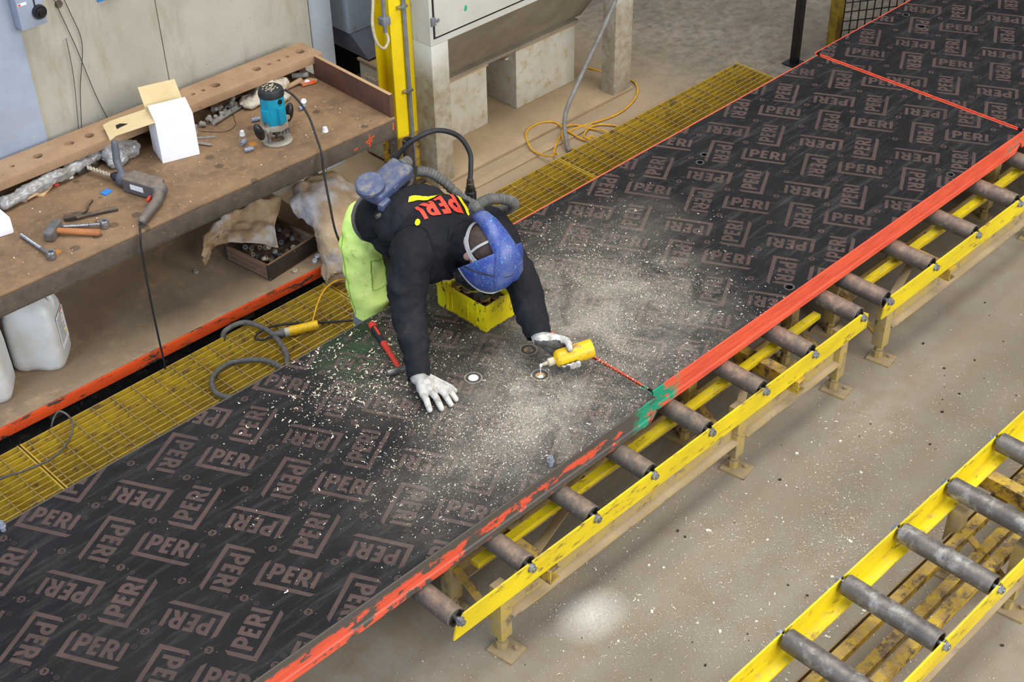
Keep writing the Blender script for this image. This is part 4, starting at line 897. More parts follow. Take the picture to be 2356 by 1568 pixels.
# ------------------------------------------------ things on the shelf
SZ = 0.1285
def jerry(cx, cy, rz, label, lab=True):
    t = thing('jerrycan', (cx, cy, SZ), label, 'jerrycan', 'white jerrycans under the bench', False, rz)
    mb = MB(); a, b = 0.115, 0.10
    def sq(r_, fx, fy): return None
    prof = [(0.0, 0.80), (0.012, 0.94), (0.035, 1.0), (0.10, 1.0), (0.22, 0.985), (0.27, 0.96), (0.31, 0.84), (0.335, 0.60), (0.345, 0.40)]
    n = 36; vs = []; fs = []
    for (z, s) in prof:
        for k in range(n):
            th = 2*math.pi*k/n; cx_, sy_ = math.cos(th), math.sin(th); e = 0.42
            x = math.copysign(abs(cx_)**e, cx_)*a*s; y = math.copysign(abs(sy_)**e, sy_)*b*s
            if z < 0.05: # foot notch in the middle of each side
                zz = z+0.016*max(0, 1-abs(x)/0.05)*(1 if abs(y) > b*0.8 else 0)
            else: zz = z
            vs.append((x, y, zz))
    for i in range(len(prof)-1):
        for k in range(n): fs.append((i*n+k, i*n+(k+1) % n, (i+1)*n+(k+1) % n, (i+1)*n+k))
    fs += [tuple(range(n-1, -1, -1)), tuple(range((len(prof)-1)*n, len(prof)*n))]
    mb.add(vs, fs); mb.build('body', 'jerry', t, smooth=1.0)
    mb = MB(); mb.cyl((-0.05, 0, 0.34), (-0.05, 0, 0.375), 0.024, n=20); mb.build('screw_cap', 'cap_white', t, smooth=0.6)
    mb = MB(); mb.tube(spline([(0.0, 0, 0.335), (0.01, 0, 0.375), (0.06, 0, 0.38), (0.095, 0, 0.33), (0.098, 0, 0.28)], 6), 0.013, 10); mb.build('handle', 'jerry', t, smooth=1.0)
    if lab:
        x = 0.1165
        mb = MB(); mb.box((0.0, -0.055, 0.09), (0.0012, 0.055, 0.255), Matrix.Translation((a+0.0008, 0, 0)) @ Matrix.Identity(4)); lb = mb.build('paper_label', 'label', t)
        mb = MB()
        for k in range(13):
            z = 0.235-k*0.010; mb.box((a+0.002, -0.048, z), (a+0.0026, -0.048+random.uniform(0.05, 0.09), z+0.003))
        mb.build('label_text', 'ink', lb)
        mb = MB(); mb.box((a+0.002, 0.0, 0.243), (a+0.0026, 0.045, 0.251)); mb.build('label_heading', 'red', lb)
        mb = MB(); mb.prism([(0, -0.01), (0.009, 0), (0, 0.01), (-0.009, 0)], 0, 0.0008, Matrix.Translation((a+0.002, 0.03, 0.135)) @ Matrix.Rotation(R(90), 4, 'Y')); mb.build('hazard_mark', 'yellow_print', lb)
    return t
jerry(1.905, 4.905, R(-42), 'translucent white jerrycan with paper label under the bench')
jerry(1.62, 4.87, R(-35), 'second white jerrycan cut off by the left edge under the bench', False)
# crate
cr = thing('wooden_crate', (3.08, 4.82, SZ), 'shallow old wooden crate of plastic rings on the shelf', 'crate')
TC = Matrix.Translation((2.951, 4.664, 0)) @ Matrix.Rotation(R(7), 4, 'Z'); Lx, Ly, Hc = 0.325, 0.30, 0.09
mb = MB(); mb.box((0, 0, SZ), (Lx, Ly, SZ+0.01), TC); mb.build('base_board', 'crate', cr)
mb = MB(); mb.box((0, -0.0, SZ), (Lx, 0.014, SZ+Hc), TC); mb.build('side_board', 'crate_black', cr, bevel=0.002)
mb = MB(); mb.box((0, Ly-0.014, SZ), (Lx, Ly, SZ+Hc), TC); mb.build('side_board', 'crate_black', cr, bevel=0.002)
for k, (z0, z1) in enumerate(((0.0, 0.028), (0.03, 0.058), (0.06, Hc-0.006))):
    mb = MB(); mb.box((0.0, 0.0145, SZ+z0), (0.014, Ly-0.0145, SZ+z1), TC); mb.build('end_slat', 'crate', cr, bevel=0.002)
    mb = MB(); mb.box((Lx-0.014, 0.0145, SZ+z0), (Lx, Ly-0.0145, SZ+z1), TC); mb.build('end_slat', 'crate', cr, bevel=0.002)
gr = 'plastic rings in the crate'
for k in range(34):
    u_, v_ = random.uniform(0.035, Lx-0.035), random.uniform(0.035, Ly-0.035)
    p = TC @ Vector((u_, v_, 0)); z = SZ+0.0125+0.016*(k % 4)
    cap('plastic_ring', 'ring', 'cap_dusty' if k % 3 else 'cream', (p.x, p.y, z), (random.uniform(-0.6, 0.6), random.uniform(-0.6, 0.6), 0), 'dusty plastic ring in the wooden crate', 'ring', gr)
gs = 'stray plastic rings on the shelf'
for (x, y, mt, lab) in ((2.752, 4.974, 'cap_dusty', 'grey ring on the shelf left of the crate'), (3.199, 4.640, 'cap_white', 'white ring on the shelf between crate and sack'), (3.23, 4.66, 'cap_white', 'white ring behind the other, touching the big sack'), (3.081, 4.642, 'cream', 'cream ring leaning at the crate\'s front side')):
    cap('plastic_ring', 'ring', mt, (x, y, SZ+0.001), (0, 0, 0), lab, 'ring', gs)
# sacks
def folds(amp, sc, fold=0.0, dirv=(1, 0.3, 0.5)):
    dv = Vector(dirv)
    def fn(co, n_):
        a = amp*mnoise.fractal(co*sc, 0.8, 2.0, 4)
        return a + fold*math.sin(co.dot(dv)*40+3*mnoise.noise(co*6))
    return fn
def sheet(name, ctrl, mat, label, cat, amp=0.012, sc=9, n=44):
    def cr(p0, p1, p2, p3, t): return 0.5*((2*p1)+(p2-p0)*t+(2*p0-5*p1+4*p2-p3)*t*t+(3*p1-p0-3*p2+p3)*t**3)
    def line(P, t):
        k = min(int(t*(len(P)-1)), len(P)-2); f_ = t*(len(P)-1)-k; return cr(P[max(k-1, 0)], P[k], P[k+1], P[min(k+2, len(P)-1)], f_)
    C = [[Vector(p) for p in r_] for r_ in ctrl]; G = []
    for i in range(n+1):
        col = [line(r_, i/n) for r_ in C]; G.append([line(col, k/n) for k in range(n+1)])
    mb = MB(); vs = []
    for i in range(n+1):
        for k in range(n+1):
            a = G[min(i+1, n)][k]-G[max(i-1, 0)][k]; b = G[i][min(k+1, n)]-G[i][max(k-1, 0)]; nn_ = a.cross(b).normalized(); p = G[i][k]
            if nn_.z < 0: nn_ = -nn_
            w_ = mnoise.noise(p*4)*3
            vs.append(p+nn_*(amp*mnoise.fractal(p*sc, 0.8, 2.0, 4)+amp*0.7*math.sin(p.x*60+p.y*34+p.z*20+w_*2)*mnoise.noise(p*5+Vector((3, 1, 2)))))
    mb.add(vs, [(i*(n+1)+k, (i+1)*(n+1)+k, (i+1)*(n+1)+k+1, i*(n+1)+k+1) for i in range(n) for k in range(n)])
    o = mb.build(name, mat, None, smooth=1.4); md = o.modifiers.new('thickness', 'SOLIDIFY'); md.thickness = 0.004
    return tag(o, label, cat)
sheet('plastic_sack', [
  [(2.860, 5.06, 0.19), (2.98, 5.08, 0.22), (3.14, 5.06, 0.24), (3.25, 5.02, 0.26)],
  [(2.844, 4.998, 0.300), (2.972, 4.993, 0.340), (3.117, 4.962, 0.360), (3.236, 4.933, 0.360)],
  [(2.803, 4.952, 0.280), (2.940, 4.957, 0.310), (3.084, 4.909, 0.325), (3.219, 4.896, 0.330)],
  [(2.768, 4.918, 0.240), (2.895, 4.952, 0.285), (3.027, 4.856, 0.290), (3.121, 4.823, 0.285)],
  [(2.780, 4.955, 0.160), (2.854, 4.937, 0.25), (3.004, 4.819, 0.245), (3.067, 4.735, 0.230)]], 'sack', 'crumpled dusty white sack draped into the wooden crate', 'sack', 0.022, 9)
sheet('plastic_sack', [
  [(3.36, 5.0, 0.14), (3.42, 5.02, 0.14), (3.58, 4.98, 0.14), (3.68, 4.90, 0.14)],
  [(3.29, 4.90, 0.30), (3.38, 4.92, 0.38), (3.54, 4.90, 0.36), (3.66, 4.82, 0.27)],
  [(3.224, 4.822, 0.360), (3.30, 4.80, 0.41), (3.46, 4.77, 0.40), (3.57, 4.69, 0.30)],
  [(3.23, 4.79, 0.300), (3.26, 4.70, 0.365), (3.36, 4.62, 0.375), (3.45, 4.56, 0.27)],
  [(3.285, 4.745, 0.245), (3.205, 4.585, 0.285), (3.27, 4.505, 0.30), (3.36, 4.47, 0.22)],
  [(3.207, 4.598, 0.155), (3.170, 4.511, 0.17), (3.225, 4.455, 0.17), (3.30, 4.43, 0.13)],
  [(3.178, 4.545, 0.09), (3.165, 4.50, 0.075), (3.23, 4.47, 0.07), (3.29, 4.44, 0.068)]], 'sack', 'large brown-dusted sack hanging off the shelf behind the worker', 'sack', 0.020, 7, 50)

# ==================================================================== CABLES AND HOSES ON THE GRATING
GZ = 0.052
cable('air_hose', [(2.60, 4.575, 0.02), (2.62, 4.57, GZ+0.02), (2.72, 4.555, GZ+0.02), (2.755, 4.42, GZ+0.018), (2.72, 4.26, GZ+0.014), (2.672, 4.185, GZ+0.014), (2.655, 4.15, GZ+0.014), (2.64, 4.15, GZ+0.014), (2.62, 4.26, GZ+0.016), (2.55, 4.34, GZ+0.014), (2.47, 4.37, GZ+0.014), (2.38, 4.335, GZ+0.014), (2.335, 4.245, GZ+0.014), (2.356, 4.18, GZ+0.014), (2.42, 4.10, GZ+0.014), (2.55, 3.95, GZ+0.014)], 0.0125, 'grey_rubber', 'thick grey rubber hose looped on the yellow grating', 'hose', 10)
cable('thin_cable', [(1.28, 4.42, GZ+0.006), (1.42, 4.43, GZ+0.006), (1.516, 4.40, GZ+0.007), (1.65, 4.394, GZ+0.006), (1.758, 4.456, GZ+0.012), (1.80, 4.53, GZ+0.03), (1.785, 4.59, GZ+0.04), (1.75, 4.60, 0.05), (1.735, 4.60, 0.005)], 0.0045, 'grey_rubber', 'thin dark cable curling off the grating at the left edge', 'cable', 8)
cn = thing('cable_connector', (2.85, 4.34, GZ), 'taped yellow cable connector lying on the grating', 'connector')
ca = Vector((2.745, 4.385, GZ+0.022)); cb = Vector((2.935, 4.300, GZ+0.024)); d = cb-ca; T = rot_to(d); T.translation = ca; L = d.length
mb = MB(); mb.lathe([(0, 0), (0.011, 0), (0.016, 0.012), (0.018, 0.02), (0.0165, 0.025), (0.019, 0.03), (0.017, 0.036), (0.019, 0.042), (0.019, 0.055), (0, 0.055)], 20, T); mb.build('taped_end', 'grey_rubber', cn, smooth=0.7)
mb = MB(); mb.lathe([(0, 0.055), (0.020, 0.055), (0.021, 0.075), (0, 0.075)], 20, T); mb.build('tape', 'film_white', cn, smooth=0.7)
mb = MB(); prf = [(0, 0.075), (0.022, 0.075), (0.023, 0.10), (0.0215, 0.104), (0.0225, 0.108)]
for k in range(8): prf += [(0.0225, 0.112+k*0.01), (0.0210, 0.116+k*0.01), (0.0225, 0.119+k*0.01)]
prf += [(0.021, L), (0.015, L+0.002), (0, L+0.002)]
mb.lathe(prf, 22, T); mb.build('socket', 'bottle', cn, smooth=0.7)
cable('black_cable', [tuple(ca+d*0.02), (2.70, 4.40, GZ+0.014), (2.68, 4.43, GZ+0.02), (2.74, 4.45, GZ+0.02), (2.84, 4.43, GZ+0.01), (2.98, 4.31, GZ+0.008), (3.12, 4.20, GZ+0.008), (3.3, 4.1, GZ+0.008)], 0.0055, 'rubber', 'black cord curling from the yellow connector towards the worker', 'cord', 8)
cable('yellow_cable', [(2.935, 4.345, GZ+0.004), (2.96, 4.36, GZ+0.02), (3.02, 4.40, GZ+0.05), (3.10, 4.44, GZ+0.07), (3.20, 4.46, GZ+0.06), (3.32, 4.44, GZ+0.012)], 0.0045, 'cable_yellow', 'short yellow cord rising from the grating by the big sack', 'cord', 8)

# ==================================================================== DUST EXTRACTOR MACHINE, POST
mc = thing('dust_extractor', (4.95, 5.4, 0), 'off-white dust extractor cabinet on legs behind the grating', 'machine')
X0, X1, Y0, Y1 = 4.19, 5.715, 4.86, 5.46
mb = MB(); mb.box((X0+0.002, Y0-0.005, 0.0), (X1+0.02, Y1, 0.02)); mb.build('base_plate', 'tan', mc, bevel=0.003)
for (x, y, w_, dpt) in ((X0, Y0, 0.115, 0.26), (X1-0.145, Y0, 0.145, 0.10), (X0+0.5, Y1-0.14, 0.14, 0.14), (X1-0.145, Y1-0.14, 0.145, 0.14)):
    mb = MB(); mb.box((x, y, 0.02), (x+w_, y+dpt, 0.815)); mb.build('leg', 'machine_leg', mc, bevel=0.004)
mb = MB(); mb.box((X0, Y0, 0.815), (X1, 5.16, 2.2)); cab = mb.build('cabinet', 'machine', mc, bevel=0.005)
mb = MB(); mb.box((X0+0.03, Y0-0.006, 0.86), (X1-0.05, Y0-0.001, 2.0)); dor = mb.build('door', 'machine', mc, bevel=0.002)
mb = MB(); mb.box((X0+0.02, Y0-0.0012, 0.850), (X1-0.04, Y0-0.0002, 2.01)); mb.build('door_seal', 'void', mc)
for z in (0.925, 1.5):
    mb = MB(); mb.box((X0+0.005, Y0-0.014, z), (X0+0.03, Y0-0.0065, z+0.045)); mb.box((X0+0.03, Y0-0.012, z+0.012), (X0+0.055, Y0-0.0065, z+0.03)); mb.build('hinge', 'conduit', dor, bevel=0.002)
mb = MB(); mb.prism([(0,0),(0.012,0.004),(0.016,0.02),(0.01,0.034),(0.002,0.03),(-0.004,0.012)], 0, 0.0008, Matrix.Translation((4.42, Y0-0.0062, 0.93)) @ Matrix.Rotation(R(90), 4, 'X')); mb.build('green_mark', 'green_mark', dor)
mb = MB(); zt, zb = 0.813, 0.415; yf, yb = Y0+0.015, 5.17
xa, xb = X0+0.12, X1-0.10
mb.add([(xa,yf,zt),(xb,yf,zt),(xb,yb,zb),(xa,yb,zb),(xa,5.15,zt),(xb,5.15,zt),(xb,5.44,zb),(xa,5.44,zb)], [(0,1,2,3),(4,7,6,5),(0,3,7,4),(1,5,6,2),(0,4,5,1),(3,2,6,7)])
mb.build('hopper', 'hopper', mc)
mb = MB(); mb.box((xa, 5.14, 0.395), (xb-0.05, 5.45, 0.413)); mb.build('hopper_flange', 'hopper', mc)
def dbin(x0, x1, y0, y1, z1, label):
    t = thing('dust_bin', ((x0+x1)/2, (y0+y1)/2, 0.0205), label, 'bin', 'steel dust bins under the extractor')
    mb = MB(); mb.box((x0, y0, 0.0205), (x1, y1, z1)); mb.build('body', 'bin', t, bevel=0.004)
    mb = MB(); mb.box((x0-0.008, y0-0.008, z1+0.0002), (x1+0.008, y1+0.008, z1+0.014)); mb.build('lid', 'tan', t, bevel=0.002)
    mb = MB(); mb.tube([(x0-0.002, y0+0.06, z1-0.06), (x0-0.02, y0+0.06, z1-0.06), (x0-0.02, y0+0.16, z1-0.06), (x0-0.002, y0+0.16, z1-0.06)], 0.006, 8); mb.build('handle', 'bin', t, smooth=0.8)
dbin(4.50, 4.838, 5.155, 5.55, 0.378, 'left grey dust bin under the hopper, next to the corner leg')
dbin(5.072, 5.555, 5.160, 5.55, 0.378, 'right grey dust bin under the hopper, clear of the legs')
mc2 = thing('filter_unit', (4.55, 6.1, 0), 'second filter cabinet behind the yellow post, coloured with a bluish daylight tint', 'machine')
mb = MB(); mb.box((4.164, 5.472, 0.695), (5.4, 6.2, 2.2)); mb.build('cabinet', 'machine_daylit', mc2, bevel=0.005)
mb = MB(); mb.box((3.90, 5.44, 0.0), (4.035, 5.57, 2.2)); mb.build('leg', 'machine_daylit', mc2, bevel=0.004)
mb = MB(); mb.add([(4.170,5.34,0.592),(4.47,5.34,0.592),(4.47,5.474,0.694),(4.170,5.474,0.694),(4.17,5.9,0.592),(4.47,5.9,0.592),(4.47,5.9,0.694),(4.17,5.9,0.694)], [(0,1,2,3),(4,7,6,5),(0,4,5,1),(1,5,6,2),(2,6,7,3),(3,7,4,0)]); mb.build('sloping_chute', 'chute', mc2)
mb = MB(); mb.box((3.92, 6.2, 0.0), (4.9, 6.23, 2.2)); mb.build('recess_shade_sheet', 'void', mc2)  # added dark sheet, stands in for the shade in the recess behind
dbin(4.170, 4.47, 5.20, 5.42, 0.565, 'tall grey dust bin half hidden behind the yellow post')
# yellow column
po = thing('steel_column', (4.11, 5.06, 0), 'yellow painted steel column beside the bench end', 'column')
px, py = 4.055, 5.00
mb = MB(); mb.box((px, py, 0.30), (px+0.135, py+0.010, 3.2)); mb.box((px+0.060, py+0.010, 0.30), (px+0.070, py+0.120, 3.2)); mb.box((px, py+0.120, 0.30), (px+0.135, py+0.130, 3.2)); mb.build('beam', 'yellow_post', po)
mb = MB(); mb.box((px, py, 0.012), (px+0.135, py+0.010, 0.2995)); mb.box((px+0.060, py+0.010, 0.012), (px+0.070, py+0.120, 0.2995)); mb.box((px, py+0.120, 0.012), (px+0.135, py+0.130, 0.2995)); mb.build('scuffed_foot', 'yellow_dirty', po)
mb = MB(); mb.box((px-0.04, py-0.04, 0), (px+0.135, py+0.16, 0.012)); mb.build('foot_plate', 'dark_steel', po)
mb = MB(); mb.cyl((px+0.085, py-0.012, 0.05), (px+0.085, py-0.012, 3.0), 0.0115, n=14); mb.build('conduit', 'conduit', po, smooth=0.6)
for z in (0.55, 1.005):
    mb = MB(); mb.box((px+0.045, py-0.028, z), (px+0.10, py-0.0005, z+0.014)); mb.build('conduit_clamp', 'zinc', po, bevel=0.003)
eb = thing('junction_box', (4.02, 4.99, 0.98), 'small dusty junction box on conduit by the yellow column', 'junction box')
mb = MB(); mb.box((4.005, 4.985, 0.945), (4.05, 5.03, 0.985)); mb.build('box_body', 'conduit', eb, bevel=0.003)
mb = MB(); mb.cyl((4.028, 5.006, 0.985), (4.028, 5.006, 2.6), 0.010, n=12); mb.build('conduit', 'conduit', eb, smooth=0.6)
mb = MB(); mb.cyl((4.028, 5.006, 0.905), (4.028, 5.006, 0.945), 0.010, n=12); mb.build('gland', 'conduit', eb, smooth=0.6)
mb = MB(); mb.tube(spline([(4.028, 5.006, 0.906), (4.035, 4.996, 0.865), (4.00, 4.99, 0.835), (3.955, 4.985, 0.88), (3.935, 4.985, 0.98), (3.955, 4.99, 1.10), (3.98, 4.99, 1.30)], 6), 0.0075, 8); mb.build('cable_loop', 'cream', eb, smooth=1.2)
mb = MB(); mb.lathe([(0.024, 0), (0.030, 0), (0.030, 0.31), (0.024, 0.31), (0.024, 0)], 24, Matrix.Translation((4.055, 4.925, 0.0205))); tag(mb.build('pipe_stub', 'dark_steel', smooth=0.6), 'open rusty pipe standing upright at the foot of the column', 'pipe')
mb = MB(); mb.box((4.0, 4.715, 0), (5.25, 4.775, 0.010)); tag(mb.build('steel_strip', 'tan', bevel=0.002), 'dusty flat steel strip on the floor along the machine', 'strip')
# cables by the machine
yc = 'yellow cable loops on the floor by the machine'
cable('yellow_cable', [(4.80, 4.60, 0.055), (4.785, 4.635, 0.04), (4.80, 4.764, 0.018), (4.894, 4.909, 0.026), (5.017, 4.945, 0.026), (5.099, 4.888, 0.026), (5.085, 4.76, 0.02), (5.083, 4.645, 0.015), (5.11, 4.61, 0.04), (5.12, 4.585, 0.005)], 0.0055, 'cable_yellow', 'yellow cable forming the wide left loop beside the grating', 'cable', 8, 8, yc)
cable('yellow_cable', [(4.83, 4.60, 0.05), (4.86, 4.66, 0.02), (5.027, 4.768, 0.012), (5.166, 4.766, 0.012), (5.37, 4.719, 0.008), (5.522, 4.723, 0.008), (5.685, 4.782, 0.008), (5.79, 4.882, 0.008), (5.80, 4.98, 0.008), (5.72, 5.2, 0.028)], 0.0055, 'cable_yellow', 'yellow cable running right and round the machine leg', 'cable', 8, 8, yc)
cable('yellow_cable', [(4.955, 4.60, 0.03), (4.955, 4.634, 0.018), (5.0, 4.726, 0.02), (5.10, 4.815, 0.012), (5.175, 4.80, 0.012), (5.21, 4.70, 0.01), (5.229, 4.62, 0.02), (5.24, 4.585, 0.005)], 0.0055, 'cable_yellow', 'yellow cable forming the small inner loop beside the grating', 'cable', 8, 8, yc)
cable('yellow_cable', [(5.09, 4.60, 0.03), (5.10, 4.66, 0.025), (5.20, 4.715, 0.012), (5.27, 4.705, 0.01), (5.325, 4.635, 0.01), (5.33, 4.60, 0.006)], 0.0055, 'cable_yellow', 'short yellow cable arc nearest the grating', 'cable', 8, 8, yc)
cable('grey_hose', [(4.93, 4.605, 0.02), (4.96, 4.66, 0.04), (5.043, 4.75, 0.14), (5.20, 4.80, 0.27), (5.38, 4.80, 0.50), (5.53, 4.80, 0.72), (5.66, 4.80, 1.0), (5.8, 4.80, 1.5)], 0.012, 'cable_grey', 'grey hose slanting up from the grating past the machine leg', 'hose', 10)

# ==================================================================== WALL THINGS
wbx = thing('wall_socket_box', (2.43, 5.36, 1.36), 'pale grey electrical box with black round socket on the wall', 'electrical box')
mb = MB(); mb.box((2.365, 5.345, 1.372), (2.485, 5.405, 1.62)); mb.build('housing', 'lit_wall_box_grey', wbx, bevel=0.004)
mb = MB(); T = Matrix.Translation((2.455, 5.344, 1.432)) @ Matrix.Rotation(R(90), 4, 'X'); mb.lathe([(0, 0.03), (0.012, 0.03), (0.014, 0.018), (0.022, 0.016), (0.028, 0.018), (0.031, 0.012), (0.031, 0)], 24, T); mb.build('round_socket', 'black', wbx, smooth=0.6)
mb = MB(); mb.box((2.44, 5.3435, 1.46), (2.447, 5.3448, 1.5)); mb.build('socket_wire', 'rubber', wbx)
mb = MB(); mb.box((2.372, 5.3438, 1.478), (2.41, 5.3448, 1.490)); lb = mb.build('sticker', 'label', wbx); mb = MB(); mb.cyl((2.378, 5.3436, 1.484), (2.378, 5.3428, 1.484), 0.005, n=14); mb.build('sticker_mark', 'red', lb)
mb = MB(); mb.box((2.765, 5.405, 1.352), (2.90, 5.4195, 1.6)); tag(mb.build('wall_plate', 'blue', bevel=0.002), 'bright blue plate on the wall at the top edge', 'plate')
gw = 'thin wires hanging on the wall'
cable('hanging_wire', [(2.55, 5.40, 1.55), (2.562, 5.405, 1.437), (2.612, 5.405, 1.20), (2.655, 5.405, 0.95), (2.69, 5.40, 0.80)], 0.0018, 'rubber', 'thin wire slanting down the wall to the card box flap', 'wire', 5, 8, gw)
cable('hanging_wire', [(2.585, 5.40, 1.50), (2.62, 5.405, 1.36), (2.645, 5.405, 1.20), (2.59, 5.405, 1.0), (2.545, 5.40, 0.78)], 0.0018, 'rubber', 'thin wire bowing right, then hanging to the beam', 'wire', 5, 8, gw)
cable('hanging_wire', [(2.575, 5.40, 1.25), (2.57, 5.405, 1.05), (2.53, 5.40, 0.78)], 0.0016, 'rubber', 'short thin wire hanging straight down the wall', 'wire', 5, 8, gw)

# ==================================================================== FAR FENCE
fc = thing('machine_guard', (7.4, 4.5, 0), 'grimy yellow machine guard with black mesh at the top right', 'guard fence')
def post(x, y): 
    mb = MB(); mb.box((x-0.03, y-0.03, 0), (x+0.03, y+0.03, 1.9)); mb.build('post', 'yellow_fence', fc, bevel=0.003)
FA = Vector((6.93, 4.29, 0)); FB = Vector((7.42, 3.98, 0)); post(FA.x, FA.y); post(FB.x, FB.y)
d = FB-FA
for k in range(1, 12):
    p = FA+d*k/12; mb = MB(); mb.box((p.x-0.003, p.y-0.003, 0.06), (p.x+0.003, p.y+0.003, 1.88)); mb.build('mesh_wire', 'black_fence', fc)
for k in range(30):
    z = 0.08+k*0.06; mb = MB(); mb.bar((FA.x, FA.y, z), (FB.x, FB.y, z), 0.006, 0.006); mb.build('mesh_wire', 'black_fence', fc)
st = thing('stand', (6.7, 4.40, 0), 'slim black stand on the floor beyond the grating end', 'stand')
mb = MB(); mb.box((6.635, 4.345, 0), (6.675, 4.355, 1.9)); mb.box((6.635, 4.355, 0), (6.643, 4.39, 1.9)); mb.build('upright', 'black', st, bevel=0.002)
mb = MB(); mb.box((6.60, 4.31, 0), (6.71, 4.42, 0.008)); mb.build('foot_plate', 'black', st)

# ==================================================================== WORKER
pe = thing('person', (2.93, 3.84, 0.05), 'worker in black jacket, high-visibility trousers and blue respirator helmet bending over the panel', 'person')
V3 = Vector
PV = V3((2.945, 3.825, 0.83)); shR = V3((2.795, 3.43, 0.93)); shL = V3((3.145, 3.345, 0.93)); elR = V3((2.685, 3.335, 0.755)); wrR = V3((2.583, 3.170, 0.618))
elL = V3((3.095, 3.115, 0.775)); wrL = V3((3.022, 2.975, 0.672)); NK = V3((2.975, 3.29, 0.985)); HC = V3((2.963, 3.188, 0.986))
hf = V3((-0.10, -0.62, -0.78)).normalized(); hc = V3((-0.12, -0.78, 0.62)); hc = (hc-hf*hc.dot(hf)).normalized(); hs_ = hc.cross(hf)
HM = Matrix((hs_, hf, hc)).transposed().to_4x4(); HM.translation = HC     # head axes: x = person's left, y = face, z = crown
H = lambda x, y, z: HM @ V3((x, y, z))
# ---- body: one continuous figure (head, neck, torso, arms, legs); clothing lies over it
mb = MB()
mb.ell(H(0, 0.0, 0.02), (0.072, 0.092, 0.082), HM.to_3x3().to_4x4()); mb.ell(H(0, 0.035, -0.05), (0.052, 0.058, 0.062), HM.to_3x3().to_4x4())
mb.ell(H(0, 0.098, -0.03), (0.013, 0.02, 0.022), HM.to_3x3().to_4x4())
for s in (-1, 1): mb.ell(H(0.073*s, -0.005, -0.02), (0.011, 0.018, 0.03), HM.to_3x3().to_4x4())
mb.ell(H(0, 0.088, -0.072), (0.02, 0.01, 0.008), HM.to_3x3().to_4x4())
mb.cap(H(0, -0.03, -0.05), NK+V3((0, 0.07, -0.03)), 0.05, 0.055)
mb.cap(NK+V3((0, 0.06, -0.03)), PV, 0.07, 0.09)
for (a, b, c) in ((shR, elR, wrR), (shL, elL, wrL)):
    mb.cap(NK+V3((0, 0.07, -0.04)), a, 0.06, 0.045); mb.cap(a, b, 0.042, 0.036); mb.cap(b, c, 0.034, 0.024)
LEGS = (((2.878, 3.825, 0.77), (2.872, 3.80, 0.45), (2.865, 3.86, 0.10)), ((3.025, 3.83, 0.78), (3.05, 3.80, 0.45), (3.07, 3.87, 0.10)))
for (a, b, c) in LEGS: mb.cap(PV, a, 0.09, 0.075); mb.cap(a, b, 0.075, 0.052); mb.cap(b, c, 0.05, 0.036)
body = from_mesh('body', remesh(mb, 0.0075, 5), 'skin', pe)
# hair: shell over the skull
mb = MB(); mb.ell(H(0, -0.012, 0.024), (0.0755, 0.089, 0.084), HM.to_3x3().to_4x4(), 32, 20)
me = mb.mesh('hair'); bm = bmesh.new(); bm.from_mesh(me); iv = HM.inverted()
dl = [v for v in bm.verts if (iv @ v.co).z < -0.045 or ((iv @ v.co).y > 0.05 and (iv @ v.co).z < 0.065)]
bmesh.ops.delete(bm, geom=dl, context='VERTS'); bm.to_mesh(me); bm.free(); from_mesh('hair', me, 'hair', body, 1.5)
for s in (-1, 1):
    mb = MB(); mb.ell(H(0.030*s, 0.083, -0.012), (0.012, 0.010, 0.009), HM.to_3x3().to_4x4()); mb.build('eye', 'cap_white', body, smooth=1.5)
# ---- jacket
def clothfold(co, n_):
    a = 0.010*mnoise.fractal(co*9, 0.8, 2.0, 4)
    return a + 0.005*math.sin(co.y*34-co.x*22+5*mnoise.noise(co*7))*(0.4+0.6*abs(mnoise.noise(co*5)))
mb = MB()
mb.ell((2.94, 3.70, 0.925), (0.160, 0.13, 0.112)); mb.ell((2.95, 3.58, 0.96), (0.17, 0.14, 0.118)); mb.ell((2.965, 3.46, 0.955), (0.185, 0.13, 0.118)); mb.ell((2.97, 3.38, 0.935), (0.165, 0.09, 0.10))
mb.ell((2.945, 3.46, 0.875), (0.150, 0.14, 0.095)); mb.ell((2.94, 3.62, 0.875), (0.150, 0.12, 0.10)); mb.cap((2.86, 3.40, 0.86), (3.02, 3.36, 0.86), 0.07, 0.07)
mb.cap(shR+V3((0.02, 0.01, 0)), shL+V3((-0.02, 0.01, 0)), 0.088, 0.088); mb.cap(NK+V3((0, 0.06, -0.01)), NK+V3((0, 0.0, -0.03)), 0.078, 0.070)
for (a, b, c, k) in ((shR, elR, wrR, 1), (shL, elL, wrL, 1)):
    mb.cap(a, b, 0.080, 0.068); mb.cap(b, c, 0.068, 0.049)
me = remesh(mb, 0.0075, 6)
# sleeve folds: rings round the arms, folds on the back
def jfold(co, n_):
    d = clothfold(co, n_)
    for (a, b) in ((shR, elR), (elR, wrR), (shL, elL), (elL, wrL)):
        ab = b-a; t = (co-a).dot(ab)/ab.length_squared
        if 0 < t < 1 and (co-a-ab*t).length < 0.10:
            d += 0.007*math.sin(t*ab.length*75+7*mnoise.noise(co*10))*math.sin(math.pi*t)*(0.2+1.2*abs(mnoise.noise(co*7)))
    return d
me.update()
nn = [v.normal.copy() for v in me.vertices]
for v, n_ in zip(me.vertices, nn): v.co += n_*jfold(v.co, n_)
me.update()
